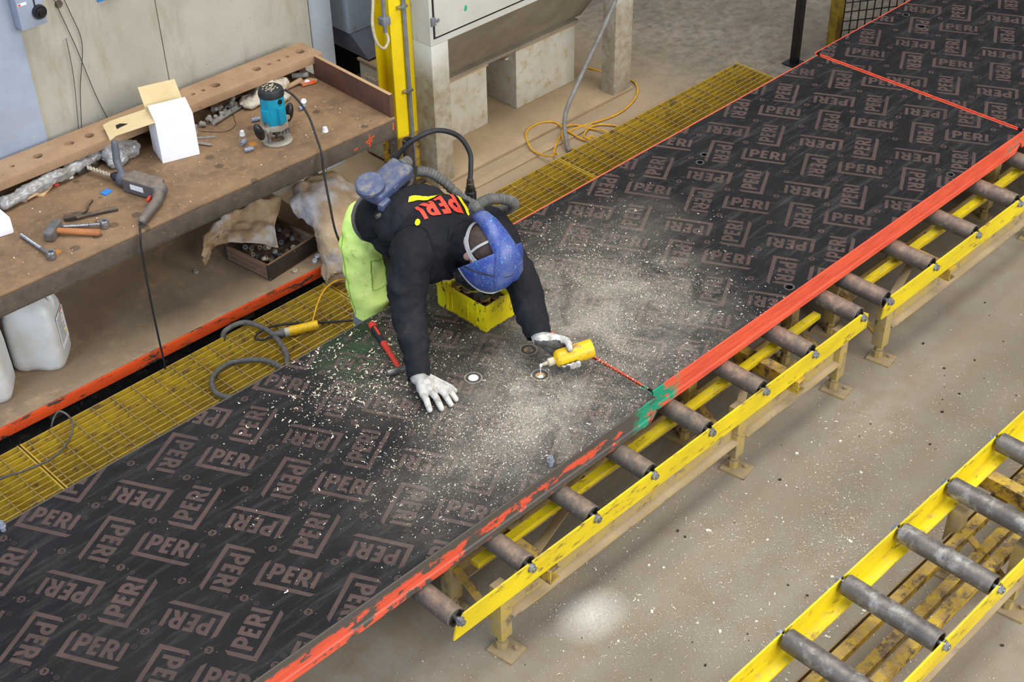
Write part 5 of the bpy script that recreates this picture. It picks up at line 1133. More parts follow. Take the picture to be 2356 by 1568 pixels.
# open cuffs: cut the sleeves at the wrist
bm = bmesh.new(); bm.from_mesh(me)
for (b, c) in ((elR, wrR), (elL, wrL)):
    d = (c-b).normalized(); q = c+d*0.006
    geom = [f for f in bm.faces if (f.calc_center_median()-c).length < 0.12]
    vs_ = set(v for f in geom for v in f.verts); es_ = set(e for f in geom for e in f.edges)
    bmesh.ops.bisect_plane(bm, geom=list(vs_)+list(es_)+geom, plane_co=q, plane_no=d, clear_outer=True)
bm.to_mesh(me); bm.free()
JB = BVHTree.FromPolygons([v.co.copy() for v in me.vertices], [tuple(p.vertices) for p in me.polygons])
jk = from_mesh('jacket', me, 'jacket', pe)
sol = jk.modifiers.new('thickness', 'SOLIDIFY'); sol.thickness = 0.004; sol.offset = -1
# logo on the back, laid onto the cloth
def back_print(name, polys, mat, org, sc):
    bm = bmesh.new()
    for pl in polys:
        vs = [bm.verts.new((x*sc, y*sc*1.3, 0)) for x, y in pl]; bm.faces.new(vs)
    bmesh.ops.triangulate(bm, faces=bm.faces); 
    for _ in range(5): bmesh.ops.subdivide_edges(bm, edges=[e for e in bm.edges if e.calc_length() > 0.009], cuts=1, use_grid_fill=False); bmesh.ops.triangulate(bm, faces=bm.faces)
    rx = V3((-0.961, 0.277, 0)); ry = V3((-0.277, -0.961, 0))
    for v in bm.verts:
        p = V3(org)+rx*v.co.x+ry*v.co.y; hit = JB.ray_cast(V3((p.x, p.y, 1.6)), V3((0, 0, -1)))
        v.co = (hit[0]+hit[1]*0.0045) if hit[0] else V3((p.x, p.y, 0.9))
    me = bpy.data.meshes.new(name); bm.to_mesh(me); bm.free(); return from_mesh(name, me, mat, jk)
BO = (3.098, 3.498, 0)
back_print('back_logo_letters', LOGO[2:], 'red_print', BO, 0.97)
back_print('back_logo_bracket', G_BR, 'yellow_print', BO, 0.97)
back_print('back_logo_mark', ring(0.225, 0.097, 0.0, 0.010, 14), 'yellow_print', BO, 0.97)
JBV = JB
def jseam(name, pts, w_, lift=0.001):
    out = []
    for p in spline(pts, 8):
        h = JBV.find_nearest(p); out.append(h[0]+h[1]*lift)
    mb = MB(); mb.tube(out, w_, 6); mb.build(name, 'jacket', jk, smooth=1.2)
jseam('shoulder_seam', [(2.80, 3.52, 0.99), (2.845, 3.46, 1.03), (2.86, 3.40, 1.02), (2.84, 3.34, 0.96), (2.80, 3.32, 0.88)], 0.003)
jseam('yoke_seam', [(2.86, 3.47, 1.05), (2.95, 3.46, 1.07), (3.05, 3.44, 1.06), (3.12, 3.43, 1.03)], 0.0025)
jseam('side_seam', [(2.80, 3.50, 0.94), (2.785, 3.60, 0.92), (2.79, 3.72, 0.90)], 0.003)
mb = MB(); ct = []
ax_ = (H(0, -0.03, -0.05)-(NK+V3((0, 0.07, -0.03)))).normalized(); u1 = ax_.orthogonal().normalized(); u2 = ax_.cross(u1); cc = NK+V3((0, 0.035, -0.012))
for k in range(25):
    a = 2*math.pi*k/24; ct.append(cc+(u1*math.cos(a)+u2*math.sin(a))*0.068)
mb.tube(ct, 0.013, 8, False); mb.build('collar', 'jacket', jk, smooth=1.2)
# front zip hanging open with pullers
mb = MB(); mb.tube(spline([(2.86, 3.325, 0.835), (2.90, 3.305, 0.825), (2.95, 3.285, 0.825), (2.99, 3.28, 0.835)], 5), 0.0016, 6); mb.build('zip_tape', 'zinc', jk, smooth=1.2)
# ---- trousers
mb = MB(); mb.ell(PV+V3((0, 0.0, -0.01)), (0.150, 0.118, 0.120)); mb.ell(PV+V3((0.005, 0.03, -0.03)), (0.140, 0.09, 0.11))
for (a, b, c) in LEGS:
    mb.cap(a, b, 0.094, 0.082); mb.cap(b, c, 0.080, 0.066)
def tfold(co, n_):
    return 0.008*mnoise.fractal(co*8, 0.8, 2.0, 3)+0.004*math.sin(co.z*60+co.x*25+5*mnoise.noise(co*7))*(0.3+abs(mnoise.noise(co*5)))
me = remesh(mb, 0.009, 5, tfold)
tz = from_mesh('trousers', me, ['hivis', 'grey_cloth', 'reflective'], pe)
for p in tz.data.polygons:
    c = p.center+V3(pe['_o'][:]) if False else p.center+pe.location
    if 2.905 < c.x < 2.975 and c.y < 3.82: p.material_index = 1
    elif 0.40 < c.z < 0.45 or 0.50 < c.z < 0.525 and c.y > 3.84: p.material_index = 2
# seams and thigh pocket, laid on the cloth
TBV = BVHTree.FromPolygons([v.co+pe.location for v in tz.data.vertices], [tuple(p.vertices) for p in tz.data.polygons])
def seam(name, pts, w_, mat, lift=0.0025):
    out = []
    for p in spline(pts, 8):
        h = TBV.find_nearest(p); out.append(h[0]+h[1]*lift)
    mb = MB(); mb.tube(out, w_, 6); mb.build(name, mat, tz, smooth=1.2)
seam('side_seam', [(2.79, 3.86, 0.84), (2.775, 3.84, 0.70), (2.775, 3.82, 0.58), (2.78, 3.81, 0.46)], 0.0022, 'hivis_dark')
for q in ([(2.83, 3.72, 0.74), (2.865, 3.71, 0.735), (2.905, 3.715, 0.73)], [(2.83, 3.72, 0.74), (2.828, 3.72, 0.66), (2.83, 3.72, 0.60)], [(2.83, 3.72, 0.60), (2.865, 3.71, 0.595), (2.905, 3.715, 0.60)], [(2.905, 3.715, 0.73), (2.905, 3.715, 0.66), (2.905, 3.715, 0.60)]):
    seam('pocket_seam', q, 0.002, 'hivis_dark')
# belt
mb = MB(); n = 40
ringp = []
for k in range(n+1):
    a = 2*math.pi*k/n; ringp.append((2.938+0.158*math.cos(a), 3.765+0.02*math.sin(a)*1.0, 0.895+0.128*math.sin(a)))
rp = []
for p in ringp:
    h = JB.find_nearest(V3(p)); rp.append(h[0]+h[1]*0.004)
mb.tube(rp, 0.010, 8, False); mb.build('belt', 'grey_cloth', pe, smooth=1.2)
# boots
for (a, b, c) in LEGS:
    mb = MB(); c = V3(c); mb.cap(c+V3((0, 0.03, -0.005)), c+V3((0, -0.12, -0.012)), 0.042, 0.036); mb.cap(c+V3((0, 0, 0)), c+V3((0, 0, 0.1)), 0.045, 0.055)
    me = remesh(mb, 0.007, 4)
    for v in me.vertices: v.co.z = max(v.co.z, 0.0535)
    from_mesh('boot', me, 'rubber', pe)
# ---- gloves
def finger(mb, pts, r0, r1):
    n = len(pts)-1
    for i in range(n): mb.cap(V3(pts[i]), V3(pts[i+1]), r0+(r1-r0)*i/n, r0+(r1-r0)*(i+1)/n, 12)
# right hand pressed flat on the panel
mb = MB(); zp = 0.562
w0 = V3((2.583, 3.172, 0.615)); mb.cap(w0+V3((0.012, 0.03, 0.02)), w0, 0.034, 0.034)
knk = [V3((2.548, 3.108, zp+0.022)), V3((2.575, 3.094, zp+0.028)), V3((2.605, 3.088, zp+0.029)), V3((2.632, 3.094, zp+0.024))]
for k in knk: mb.cap(w0+V3((0, -0.01, -0.008)), k, 0.026, 0.0155)
mb.ell(V3((2.588, 3.128, zp+0.022)), (0.046, 0.040, 0.022), Matrix.Rotation(R(-20), 4, 'Z'))
tips = [V3((2.523, 3.048, zp+0.0)), V3((2.558, 3.022, zp+0.0)), V3((2.597, 3.014, zp+0.001)), V3((2.630, 3.022, zp+0.001))]
for k, t in zip(knk, tips):
    mid = k.lerp(t, 0.5)+V3((0, 0, 0.012)); finger(mb, [k, mid, t], 0.0145, 0.0115)
finger(mb, [w0+V3((0.03, -0.015, -0.012)), V3((2.645, 3.125, zp+0.012)), V3((2.660, 3.085, zp+0.004)), V3((2.662, 3.062, zp+0.0))], 0.017, 0.011)
me = remesh(mb, 0.0032, 3)
for v in me.vertices: v.co.z = max(v.co.z, ZT+0.002)
from_mesh('glove', me, 'glove', pe)
# left hand round the bottle
bn = V3((2.972, 2.885, 0.614)); bb = V3((3.135, 2.803, 0.640)); bd = (bb-bn).normalized(); br = 0.036
bmid = bn+bd*0.085
side = bd.cross(V3((0, 0, 1))).normalized()       # horizontal, across the bottle
if side.y < 0: side = -side                       # towards the worker
upb = side.cross(bd); upb = upb if upb.z > 0 else -upb
P_ = lambda along, ang, rad: bn+bd*along+(side*math.cos(ang)+upb*math.sin(ang))*rad
mb = MB(); w1 = wrL+V3((-0.004, -0.012, -0.006)); mb.cap(wrL+V3((0.012, 0.03, 0.012)), w1, 0.033, 0.033)
pal = P_(0.075, R(20), br+0.026); mb.cap(w1, pal, 0.032, 0.028); 
for al in (0.045, 0.065, 0.085, 0.105):
    mb.cap(w1+V3((0, 0, -0.01)), P_(al, R(-5), br+0.014), 0.024, 0.0135)
    finger(mb, [P_(al, R(-5), br+0.013), P_(al+0.003, R(-55), br+0.012), P_(al+0.005, R(-105), br+0.0105), P_(al+0.004, R(-150), br+0.010), P_(al+0.002, R(-172), br+0.010)], 0.0135, 0.0105)
finger(mb, [w1+V3((0.012, 0, 0.006)), P_(0.095, R(45), br+0.022), P_(0.098, R(80), br+0.014), P_(0.092, R(112), br+0.012)], 0.0185, 0.0115)
me = remesh(mb, 0.0032, 3)
gl = from_mesh('glove', me, ['glove', 'glove_palm'], pe)
for p in gl.data.polygons:
    c = p.center+pe.location; rel = c-bn; along = rel.dot(bd); rad = (rel-bd*along).length
    if rad < br+0.016 and p.normal.dot(rel-bd*along) < 0.2*rad: p.material_index = 1
    elif p.normal.dot(V3((-0.6, -0.55, 0.0))) > 0.45 and c.y < 2.965 and along < 0.075 and c.z < 0.675: p.material_index = 1
# ---- respirator helmet
hm_ = MB(); nu, nv = 30, 36
ER = (0.129, 0.158, 0.118); YB = 0.022
def shell_at(y, t):     # section of the shell at depth y, swept from rim to rim over the top
    k = math.sqrt(max(0.0, 1-(max(y, 0)/ER[1])**2)); drop = 0.045*(1-k)
    return (ER[0]*k*math.cos(t), y, ER[2]*(0.25+0.75*k)*math.sin(t)+0.016-drop)
vs = []
for i in range(nu+1):
    y = YB+(ER[1]*0.995-YB)*math.sin(math.pi/2*i/nu)
    for k in range(nv+1): vs.append(shell_at(y, R(-24)+R(228)*k/nv))
fs = [(i*(nv+1)+k, (i+1)*(nv+1)+k, (i+1)*(nv+1)+k+1, i*(nv+1)+k+1) for i in range(nu) for k in range(nv)]
hm_.add(vs, fs, HM)
def shell_pt(u, v):
    y = ER[1]*math.cos(u)*0.97; 
    return (ER[0]*math.sin(u)*1.0, y, ER[2]*math.sin(v)*0.8)
he = hm_.build('helmet_shell', 'helmet', pe, smooth=1.2); sm = he.modifiers.new('thickness', 'SOLIDIFY'); sm.thickness = 0.004; sm.offset = -1
# dark seam over the shell and pale rim round it
mb = MB(); mb.tube([HM @ (V3(shell_at(0.02+0.098*math.sin(math.pi*k/40), R(8)+R(164)*k/40))*1.008) for k in range(41)], 0.0032, 6); mb.build('seam', 'black', he, smooth=1.2)
mb = MB(); mb.tube([HM @ V3(shell_at(YB+(ER[1]*0.99-YB)*math.sin(math.pi*k/40), R(-24) if k <= 20 else R(204))) for k in range(41)], 0.0045, 8); mb.build('rim', 'band', he, smooth=1.2)
# face shield below the rim
mb = MB(); vs = []
for k in range(41):
    x, y, z = shell_at(YB+(ER[1]*0.985-YB)*math.sin(math.pi*k/40), R(-24) if k <= 20 else R(204))
    for q in range(7): f_ = q/6; vs.append((x*(0.98-0.10*f_), y*(0.98-0.08*f_), z-0.11*f_))
mb.add(vs, [(i*7+k, i*7+k+1, (i+1)*7+k+1, (i+1)*7+k) for i in range(40) for k in range(6)], HM); fsd = mb.build('face_shield', 'visor', he, smooth=1.2)
sm = fsd.modifiers.new('thickness', 'SOLIDIFY'); sm.thickness = 0.002
# air duct over the crown
path = [(-0.150, 0.045), (-0.130, 0.082), (-0.095, 0.115), (-0.045, 0.138), (0.01, 0.152), (0.05, 0.146), (0.09, 0.124), (0.126, 0.085), (0.146, 0.045)]
wid = [0.024, 0.029, 0.035, 0.040, 0.046, 0.054, 0.063, 0.066, 0.054]
hgt = [0.030, 0.032, 0.034, 0.034, 0.033, 0.028, 0.022, 0.016, 0.006]
vs = []; fs = []
for i, ((y, z), w_, h) in enumerate(zip(path, wid, hgt)):
    y0, z0 = path[max(i-1, 0)]; y1, z1 = path[min(i+1, len(path)-1)]; d = Vector((y1-y0, z1-z0)).normalized(); nrm = Vector((-d.y, d.x))
    for (a, b) in ((-1, 1), (-0.93, 0.45), (-0.68, 0.12), (0, 0), (0.68, 0.12), (0.93, 0.45), (1, 1)):
        q = Vector((y, z))-nrm*h*b; vs.append((a*w_+0.006, q.x, q.y))
for i in range(len(path)-1):
    for k in range(6): fs.append((i*7+k, i*7+k+1, (i+1)*7+k+1, (i+1)*7+k))
    fs.append((i*7+6, i*7, (i+1)*7, (i+1)*7+6))
fs += [tuple(range(7)), tuple(range(len(vs)-1, len(vs)-8, -1))]
mb = MB(); mb.add(vs, fs, HM); mb.build('air_duct', 'helmet', he, smooth=0.8)
# headband harness
def hband(pts, w_, th=0.004, mat='band'):
    mb = MB(); P = [HM @ V3(p) for p in spline(pts, 8)]; vs = []; fs = []
    for i, p in enumerate(P):
        d = (P[min(i+1, len(P)-1)]-P[max(i-1, 0)]).normalized(); o_ = (p-HC).normalized(); sd2 = d.cross(o_).normalized()
        vs += [p-sd2*w_/2, p+sd2*w_/2, p+sd2*w_/2+o_*th, p-sd2*w_/2+o_*th]
    for i in range(len(P)-1):
        for k in range(4): fs.append((i*4+k, i*4+(k+1) % 4, (i+1)*4+(k+1) % 4, (i+1)*4+k))
    fs += [(0, 1, 2, 3), (len(vs)-1, len(vs)-2, len(vs)-3, len(vs)-4)]
    mb.add(vs, fs); return mb.build('headband', mat, he, smooth=0.8)
hband([(-0.078, 0.04, 0.055), (-0.082, 0.0, 0.03), (-0.072, -0.055, 0.02), (-0.035, -0.098, 0.018), (0.0, -0.108, 0.02), (0.04, -0.098, 0.018), (0.074, -0.055, 0.02), (0.083, 0.0, 0.03), (0.078, 0.04, 0.055)], 0.018)
hband([(-0.088, 0.035, 0.045), (-0.06, 0.058, 0.085), (0.0, 0.062, 0.100), (0.06, 0.058, 0.085), (0.088, 0.035, 0.045)], 0.026)
hband([(-0.082, -0.012, 0.03), (-0.066, -0.022, 0.068), (-0.036, -0.026, 0.098), (0.0, -0.028, 0.108)], 0.009)
# corrugated hose from the blower over the left shoulder to the duct
hp_ = spline([(3.065, 3.685, 1.075), (3.105, 3.665, 1.065), (3.15, 3.63, 1.02), (3.19, 3.56, 0.95), (3.225, 3.46, 0.925), (3.25, 3.375, 0.95), (3.235, 3.315, 1.01), (3.18, 3.30, 1.06), (3.11, 3.31, 1.09), (3.05, 3.31, 1.095), (3.01, 3.295, 1.09), tuple(H(0.006, -0.165, 0.035)), tuple(H(0.006, -0.140, 0.052))], 16)
mb = MB(); mb.tube(hp_, [0.0195+(0.0025 if i % 3 == 0 else -0.001) for i in range(len(hp_))], 14); mb.build('breathing_hose', 'grey_rubber', pe, smooth=0.9)
# blower unit on the lower back
BLc = V3((2.925, 3.70, 1.088)); TB = Matrix.Translation(BLc) @ Matrix.Rotation(R(14), 4, 'Z') @ Matrix.Rotation(R(8), 4, 'X') @ Matrix.Rotation(R(-6), 4, 'Y')
mb = MB(); mb.box((-0.115, -0.055, -0.032), (0.112, 0.05, 0.026), TB); bl = mb.build('blower_unit', 'blower', pe, bevel=0.018, seg=4)
mb = MB(); mb.lathe([(0.055, 0), (0.058, 0.006), (0.058, 0.026), (0.05, 0.034), (0, 0.034)], 28, TB @ Matrix.Translation((-0.085, 0.012, 0.018)) @ Matrix.Rotation(R(-12), 4, 'Y')); mb.build('filter_cover', 'blower', bl, smooth=0.7)
mb = MB(); mb.box((-0.03, -0.058, -0.02), (0.0, -0.052, 0.012), TB); mb.build('latch', 'blower', bl, bevel=0.003)
mb = MB(); mb.box((-0.13, -0.075, -0.03), (-0.075, -0.05, 0.0), TB); mb.build('battery', 'blower', bl, bevel=0.005)
mb = MB(); mb.cyl(TB @ V3((0.10, 0.0, 0.005)), TB @ V3((0.145, -0.005, 0.004)), 0.026, 0.022, n=18); mb.build('hose_port', 'grey_rubber', bl, smooth=0.6)
mb = MB(); mb.tube(spline([TB @ V3((-0.15, -0.06, -0.045)), TB @ V3((-0.05, -0.075, -0.05)), TB @ V3((0.06, -0.06, -0.05)), TB @ V3((0.15, -0.02, -0.07))], 6), 0.009, 8); mb.build('blower_strap', 'grey_cloth', bl, smooth=1.2)
# hi-vis hem peeking out below the blower
mb = MB(); mb.tube(spline([(2.845, 3.655, 1.045), (2.89, 3.655, 1.062), (2.94, 3.66, 1.072), (2.98, 3.67, 1.07)], 6), 0.006, 6); mb.build('high_visibility_hem', 'hivis', jk, smooth=1.2)

# ---- air tool behind the worker
at_ = thing('air_tool', (3.30, 3.64, ZT), 'black air tool with lever behind the worker, hose looping up', 'air tool')
ta = V3((3.30, 3.635, ZT+0.0)); tb = V3((3.325, 3.66, 0.93)); d = tb-ta; T = rot_to(d); T.translation = ta; L = d.length
mb = MB(); mb.lathe([(0, 0), (0.045, 0), (0.05, 0.01), (0.05, 0.03), (0.03, 0.05), (0.024, 0.09), (0.024, L-0.05), (0.020, L-0.045), (0.020, L-0.03), (0, L-0.03)], 20, T); mb.build('tool_body', 'black', at_, smooth=0.6)
mb = MB(); mb.lathe([(0, L-0.03), (0.015, L-0.03), (0.017, L-0.012), (0.014, L-0.008), (0.014, L+0.006), (0.011, L+0.012), (0, L+0.012)], 16, T); mb.build('swivel_fitting', 'dark_steel', at_, smooth=0.6)
mb = MB(); mb.bar(T @ V3((0.026, -0.01, L-0.13)), T @ V3((0.05, -0.018, L-0.05)), 0.012, 0.004); mb.build('lever', 'zinc', at_)
mb = MB(); mb.tube(spline([tuple(T @ V3((0, 0, L+0.008))), (3.345, 3.675, 0.975), (3.365, 3.70, 1.03), (3.34, 3.735, 1.10), (3.26, 3.76, 1.15), (3.18, 3.78, 1.15), (3.12, 3.83, 1.09), (3.09, 3.90, 0.95), (3.10, 4.0, 0.7), (3.2, 4.1, 0.35), (3.4, 4.15, 0.09), (3.7, 4.12, 0.062), (4.1, 4.05, 0.062)], 8), 0.0105, 10); mb.build('air_hose', 'rubber', at_, smooth=1.2)

# ==================================================================== THINGS ON THE PANEL
gb = thing('glue_bottle', tuple(bn), 'dirty yellow glue bottle in the worker\'s gloved hand', 'bottle')
T = rot_to(bd); T.translation = bn; Lb = (bb-bn).length
mb = MB(); mb.lathe([(0, 0.028), (0.012, 0.028), (0.014, 0.031), (0.028, 0.037), (br-0.001, 0.046), (br, 0.055), (br, Lb-0.006), (br-0.002, Lb-0.001), (br-0.008, Lb), (0, Lb-0.004)], 28, T); mb.build('bottle_body', 'bottle', gb, smooth=0.7)
mb = MB(); mb.lathe([(0, 0.004), (0.012, 0.004), (0.0155, 0.007), (0.0155, 0.029), (0, 0.029)], 18, T); mb.build('collar', 'cream', gb, smooth=0.6)
mb = MB(); mb.lathe([(0, -0.026), (0.003, -0.026), (0.005, -0.02), (0.007, -0.004), (0.0085, 0.005), (0, 0.005)], 14, T); mb.build('nozzle', 'cream', gb, smooth=0.6)
tipn = T @ V3((0, 0, -0.026))
mb = MB(); mb.ell(tipn+V3((0.002, -0.001, -0.002)), (0.006, 0.006, 0.008)); mb.tube([tipn+V3((0, 0, -0.002)), tipn+V3((0.001, 0.001, -0.02)), V3((2.957, 2.903, ZT+0.004)), V3((2.957, 2.902, ZT-0.0028))], [0.0025, 0.0016, 0.0015, 0.002], 8); mb.build('glue_stream', 'glue', gb, smooth=1.2)
# yellow box of discs
yb = thing('steel_box', (3.08, 3.38, ZT), 'scratched yellow steel box of plugs under the worker\'s chest', 'box')
TY = Matrix.Translation((2.996, 3.240, 0)) @ Matrix.Rotation(R(1), 4, 'Z'); bw, bl2, bh = 0.18, 0.275, 0.128; z0 = ZT+0.0008
mb = MB(); mb.box((0.004, 0.004, z0), (bw-0.004, bl2-0.004, z0+0.004), TY); mb.build('base', 'ybox', yb)
for nm, lo, hi in (('side_wall', (0, 0.0, z0), (0.004, bl2, z0+bh)), ('side_wall', (bw-0.004, 0.0, z0), (bw, bl2, z0+bh)), ('end_wall', (0.004, 0, z0), (bw-0.004, 0.004, z0+bh)), ('end_wall', (0.004, bl2-0.004, z0), (bw-0.004, bl2, z0+bh))):
    mb = MB(); mb.box(lo, hi, TY); mb.build(nm, 'ybox', yb, bevel=0.001)
for lo, hi in (((-0.004, -0.004, z0+bh-0.02), (0.0, bl2+0.004, z0+bh+0.001)), ((-0.004, -0.004, z0+bh-0.02), (bw+0.004, 0.0, z0+bh+0.001)), ((bw, -0.004, z0+bh-0.02), (bw+0.004, bl2+0.004, z0+bh+0.001)), ((-0.004, bl2, z0+bh-0.02), (bw+0.004, bl2+0.004, z0+bh+0.001))):
    mb = MB(); mb.box(lo, hi, TY); mb.build('rim_flange', 'ybox', yb)
for y in (0.05, 0.10, 0.19, 0.215):
    mb = MB(); mb.box((-0.003, y-0.0015, z0+0.02), (0.0, y+0.0015, z0+bh-0.022), TY); mb.build('pressed_rib', 'ybox', yb)
gd = 'plywood plugs in the yellow box'
mb = MB(); mb.cur = 0; mb.lathe([(0, 0), (0.0205, 0), (0.0205, 0.011)], 24); mb.cur = 1; mb.lathe([(0.0205, 0.011), (0, 0.011)], 24)
me_d = mb.mesh('plug_disc'); me_d.materials.append(M['wood']); me_d.materials.append(M['black'])
for p, i in zip(me_d.polygons, mb.mi): p.material_index = i
bm = bmesh.new(); bm.from_mesh(me_d); bmesh.ops.remove_doubles(bm, verts=bm.verts, dist=1e-5); bmesh.ops.recalc_face_normals(bm, faces=bm.faces); bm.to_mesh(me_d); bm.free()
random.seed(3); ndisc = 0
for lay in range(5):
    for gx in range(3):
        for gy in range(5):
            if (gx*5+gy+lay) % 4 == 3: continue
            u_ = 0.033+gx*0.055+random.uniform(-0.006, 0.006); v_ = 0.035+gy*0.05+random.uniform(-0.006, 0.006)
            if lay < 3 and not (gx in (0, 2) or gy in (0, 4)): pass
            if lay < 3: continue
            p = TY @ V3((u_, v_, 0)); o = bpy.data.objects.new('plywood_plug', me_d); COL.objects.link(o)
            o.location = (p.x, p.y, z0+0.012+lay*0.0165); flip = math.pi if random.random() < 0.35 else 0
            o.rotation_euler = (flip+random.uniform(-0.35, 0.35), random.uniform(-0.35, 0.35), 0)
            tag(o, 'round plywood plug lying pale wood side up in the yellow box' if flip else 'round plywood plug lying black side up in the yellow box', 'plug', gd); ndisc += 1
mb = MB(); mb.box((0.006, 0.006, z0+0.0045), (bw-0.006, bl2-0.006, z0+0.056), TY); fil = mb.build('plug_fill', 'debris', yb); fil['kind'] = 'stuff'
# claw hammer
ch = thing('claw_hammer', (2.65, 3.44, ZT), 'hammer with red and black rubber grip lying under the worker\'s sleeve', 'hammer')
ha = V3((2.708, 3.592, ZT+0.017)); hb = V3((2.600, 3.300, ZT+0.017)); d = hb-ha
mb = MB(); mb.cap(ha, ha.lerp(hb, 0.06), 0.016, 0.017); from_mesh('butt_cap', remesh(mb, 0.004, 2), 'hammer_red', ch)
mb = MB(); mb.cap(ha.lerp(hb, 0.07), ha.lerp(hb, 0.42), 0.0155, 0.013); from_mesh('rubber_grip', remesh(mb, 0.004, 2), 'rubber', ch)
mb = MB(); mb.cap(ha.lerp(hb, 0.43), ha.lerp(hb, 0.62), 0.0135, 0.011); mb.cap(ha.lerp(hb, 0.62), hb, 0.011, 0.010); from_mesh('shaft', remesh(mb, 0.0035, 2), 'hammer_red', ch)
mb = MB(); mb.box((-0.005, -0.03, -0.004), (0.005, 0.03, 0.004), Matrix.Translation(ha.lerp(hb, 0.20)+V3((0, 0, 0.0135))) @ Matrix.Rotation(math.atan2(d.y, d.x)-math.pi/2, 4, 'Z')); mb.build('grip_inlay', 'hammer_red', ch, bevel=0.003)
sd3 = V3((d.y, -d.x, 0)).normalized()
mb = MB(); mb.cyl(hb-sd3*0.01, hb+sd3*0.052, 0.0125, n=16); mb.bar(hb-sd3*0.01, hb-sd3*0.06, 0.022, 0.014); mb.build('head', 'steel', ch, bevel=0.002)
cap('plastic_plug', 'plug', 'cap_grey', (2.626, 2.531, ZT+0.001), (0, 0, 0), 'grey plastic plug standing at the near panel\'s front edge', 'plug', 'grey plugs standing on the near panel')
cap('plastic_plug', 'plug', 'cap_grey', (1.117, 3.625, ZT+0.001), (0, 0, 0), 'grey plastic plug standing at the left end of the near panel', 'plug', 'grey plugs standing on the near panel')

# ==================================================================== SHAVINGS, DUST AND DEBRIS
def shavings(name, pts, mats, label, seed):
    rnd = random.Random(seed); mb = MB()
    for (x, y, z, s) in pts:
        a = rnd.uniform(0, 6.28); L = s*rnd.uniform(0.5, 1.6); w_ = s*rnd.uniform(0.18, 0.4); cu = rnd.uniform(0.2, 1.5); mb.cur = 0 if rnd.random() < 0.6 else 1
        ca, sa = math.cos(a), math.sin(a); v = []; seg = 3 if s > 0.0035 else 1
        ang = 0.0; qx = 0.0; qy = 0.0
        for k in range(seg+1):
            h = 0.0006+ (w_*0.7 if k % 2 else 0.0)
            for e in (-1, 1):
                lx = qx-e*w_/2*math.sin(ang); ly = qy+e*w_/2*math.cos(ang)
                v.append((x+lx*ca-ly*sa, y+lx*sa+ly*ca, z+h+(0.0008 if e > 0 else 0)))
            qx += L/seg*math.cos(ang); qy += L/seg*math.sin(ang); ang += cu
        mb.add(v, [(2*k, 2*k+1, 2*k+3, 2*k+2) for k in range(seg)])
    o = mb.build(name, mats, None, fixn=False); o['kind'] = 'stuff'; o['label'] = label; o['category'] = 'shavings'; return o
rnd = random.Random(11)
def gauss_pts(n, cx, cy, sx, sy, box, z, s0, s1, avoid=()):
    out = []
    while len(out) < n:
        x = rnd.gauss(cx, sx); y = rnd.gauss(cy, sy)
        if not (box[0] < x < box[1] and box[2] < y < box[3]): continue
        if mnoise.noise(V3((x*5, y*5, 0.3)))+rnd.uniform(-0.6, 0.6) < -0.15: continue
        if any(a[0] < x < a[1] and a[2] < y < a[3] for a in avoid): continue
        if any((x-q[0])**2+(y-q[1])**2 < 0.034**2 for q in ((2.960, 2.908), (3.040, 3.049), (2.772, 3.078))): continue
        out.append((x, y, z, s0*(s1/s0)**(rnd.random()**3.2)))
    return out
bx1 = (P1[0]+0.01, P1[1]+0.006, P1[2]+0.004, P1[3]-0.004); bx2 = (P2[0]-0.010, P2[1], P2[2]+0.004, P2[3]-0.004)
av = [(2.98, 3.22, 3.2, 3.56)]
pts = gauss_pts(6500, 2.80, 2.78, 0.26, 0.17, bx1, ZT+0.0006, 0.0016, 0.009, av)+gauss_pts(1900, 2.52, 3.42, 0.20, 0.16, bx1, ZT+0.0006, 0.003, 0.018, av)+gauss_pts(1500, 2.35, 2.9, 0.3, 0.3, bx1, ZT+0.0006, 0.003, 0.012, av)+gauss_pts(3500, 2.95, 2.95, 0.2, 0.3, bx1, ZT+0.0006, 0.0015, 0.005, av)
shavings('wood_shavings', pts, ['chip', 'chip2'], 'pale wood shavings and sawdust scattered over the near panel', 5)
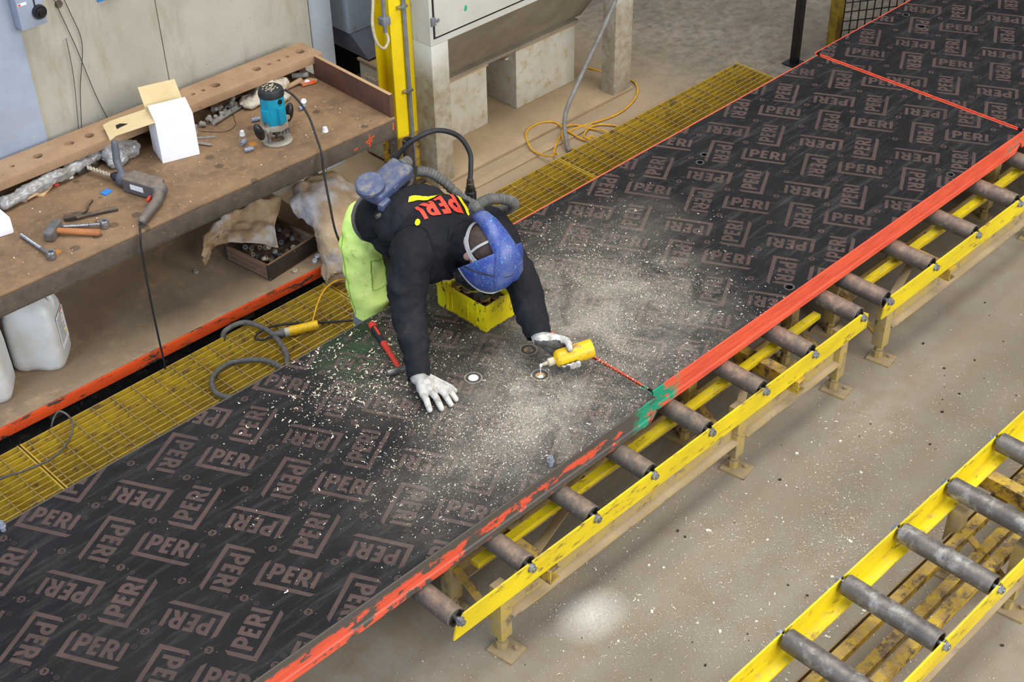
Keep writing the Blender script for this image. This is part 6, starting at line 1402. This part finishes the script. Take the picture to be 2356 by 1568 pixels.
pts = gauss_pts(6500, 3.42, 2.98, 0.22, 0.3, bx2, ZT+0.0006, 0.0015, 0.006)+gauss_pts(1500, 3.65, 3.40, 0.28, 0.22, bx2, ZT+0.0006, 0.0025, 0.012)+gauss_pts(1400, 3.5, 2.8, 0.28, 0.2, bx2, ZT+0.0006, 0.003, 0.012)
shavings('wood_shavings', pts, ['chip', 'chip2'], 'pale wood shavings and sawdust scattered over the middle panel', 6)
fb = (1.4, 6.5, 0.6, 2.8)
pts = gauss_pts(6500, 3.6, 1.92, 0.62, 0.20, fb, 0.0004, 0.003, 0.012)+gauss_pts(2600, 3.1, 1.6, 0.8, 0.4, fb, 0.0004, 0.003, 0.012)+gauss_pts(1500, 2.60, 2.27, 0.16, 0.12, fb, 0.0004, 0.002, 0.005)+gauss_pts(1500, 3.0, 2.2, 0.9, 0.2, fb, 0.0004, 0.003, 0.010)+gauss_pts(500, 2.3, 2.0, 0.4, 0.3, fb, 0.0004, 0.004, 0.014)
shavings('wood_shavings', pts, ['chip', 'chip2'], 'pale shavings scattered over the concrete floor between the conveyors', 7)
def crumbs(name, n, box, z, s0, s1, mat, label, seed):
    r_ = random.Random(seed); mb = MB()
    for _ in range(n):
        x = r_.uniform(box[0], box[1]); y = r_.uniform(box[2], box[3]); s = s0*(s1/s0)**(r_.random()**2)
        mb.box((-s, -s*0.7, 0), (s, s*0.7, s*0.8), Matrix.Translation((x, y, z)) @ Matrix.Rotation(r_.uniform(0, 6.28), 4, 'Z'))
    o = mb.build(name, mat); o['kind'] = 'stuff'; o['label'] = label; o['category'] = 'debris'
crumbs('floor_debris', 110, (1.5, 5.5, 1.0, 2.35), 0.0002, 0.002, 0.006, 'debris', 'dark crumbs scattered on the concrete floor', 21)
crumbs('gap_debris', 70, (1.3, 3.3, 4.59, 4.70), 0.0002, 0.003, 0.009, 'debris', 'dark rubble in the gap under the shelf', 22)
crumbs('bench_crumbs', 120, (1.8, 3.6, 4.62, 5.10), BT, 0.0012, 0.0035, 'chip', 'pale crumbs scattered on the bench top', 23)
crumbs('floor_grit', 110, (1.6, 4.2, 1.1, 2.3), 0.0002, 0.003, 0.007, 'chip2', 'pale chips of board lying on the floor', 24)
# the props used to lay things out are dropped
for o in bpy.data.objects:
    if '_o' in o: del o['_o']
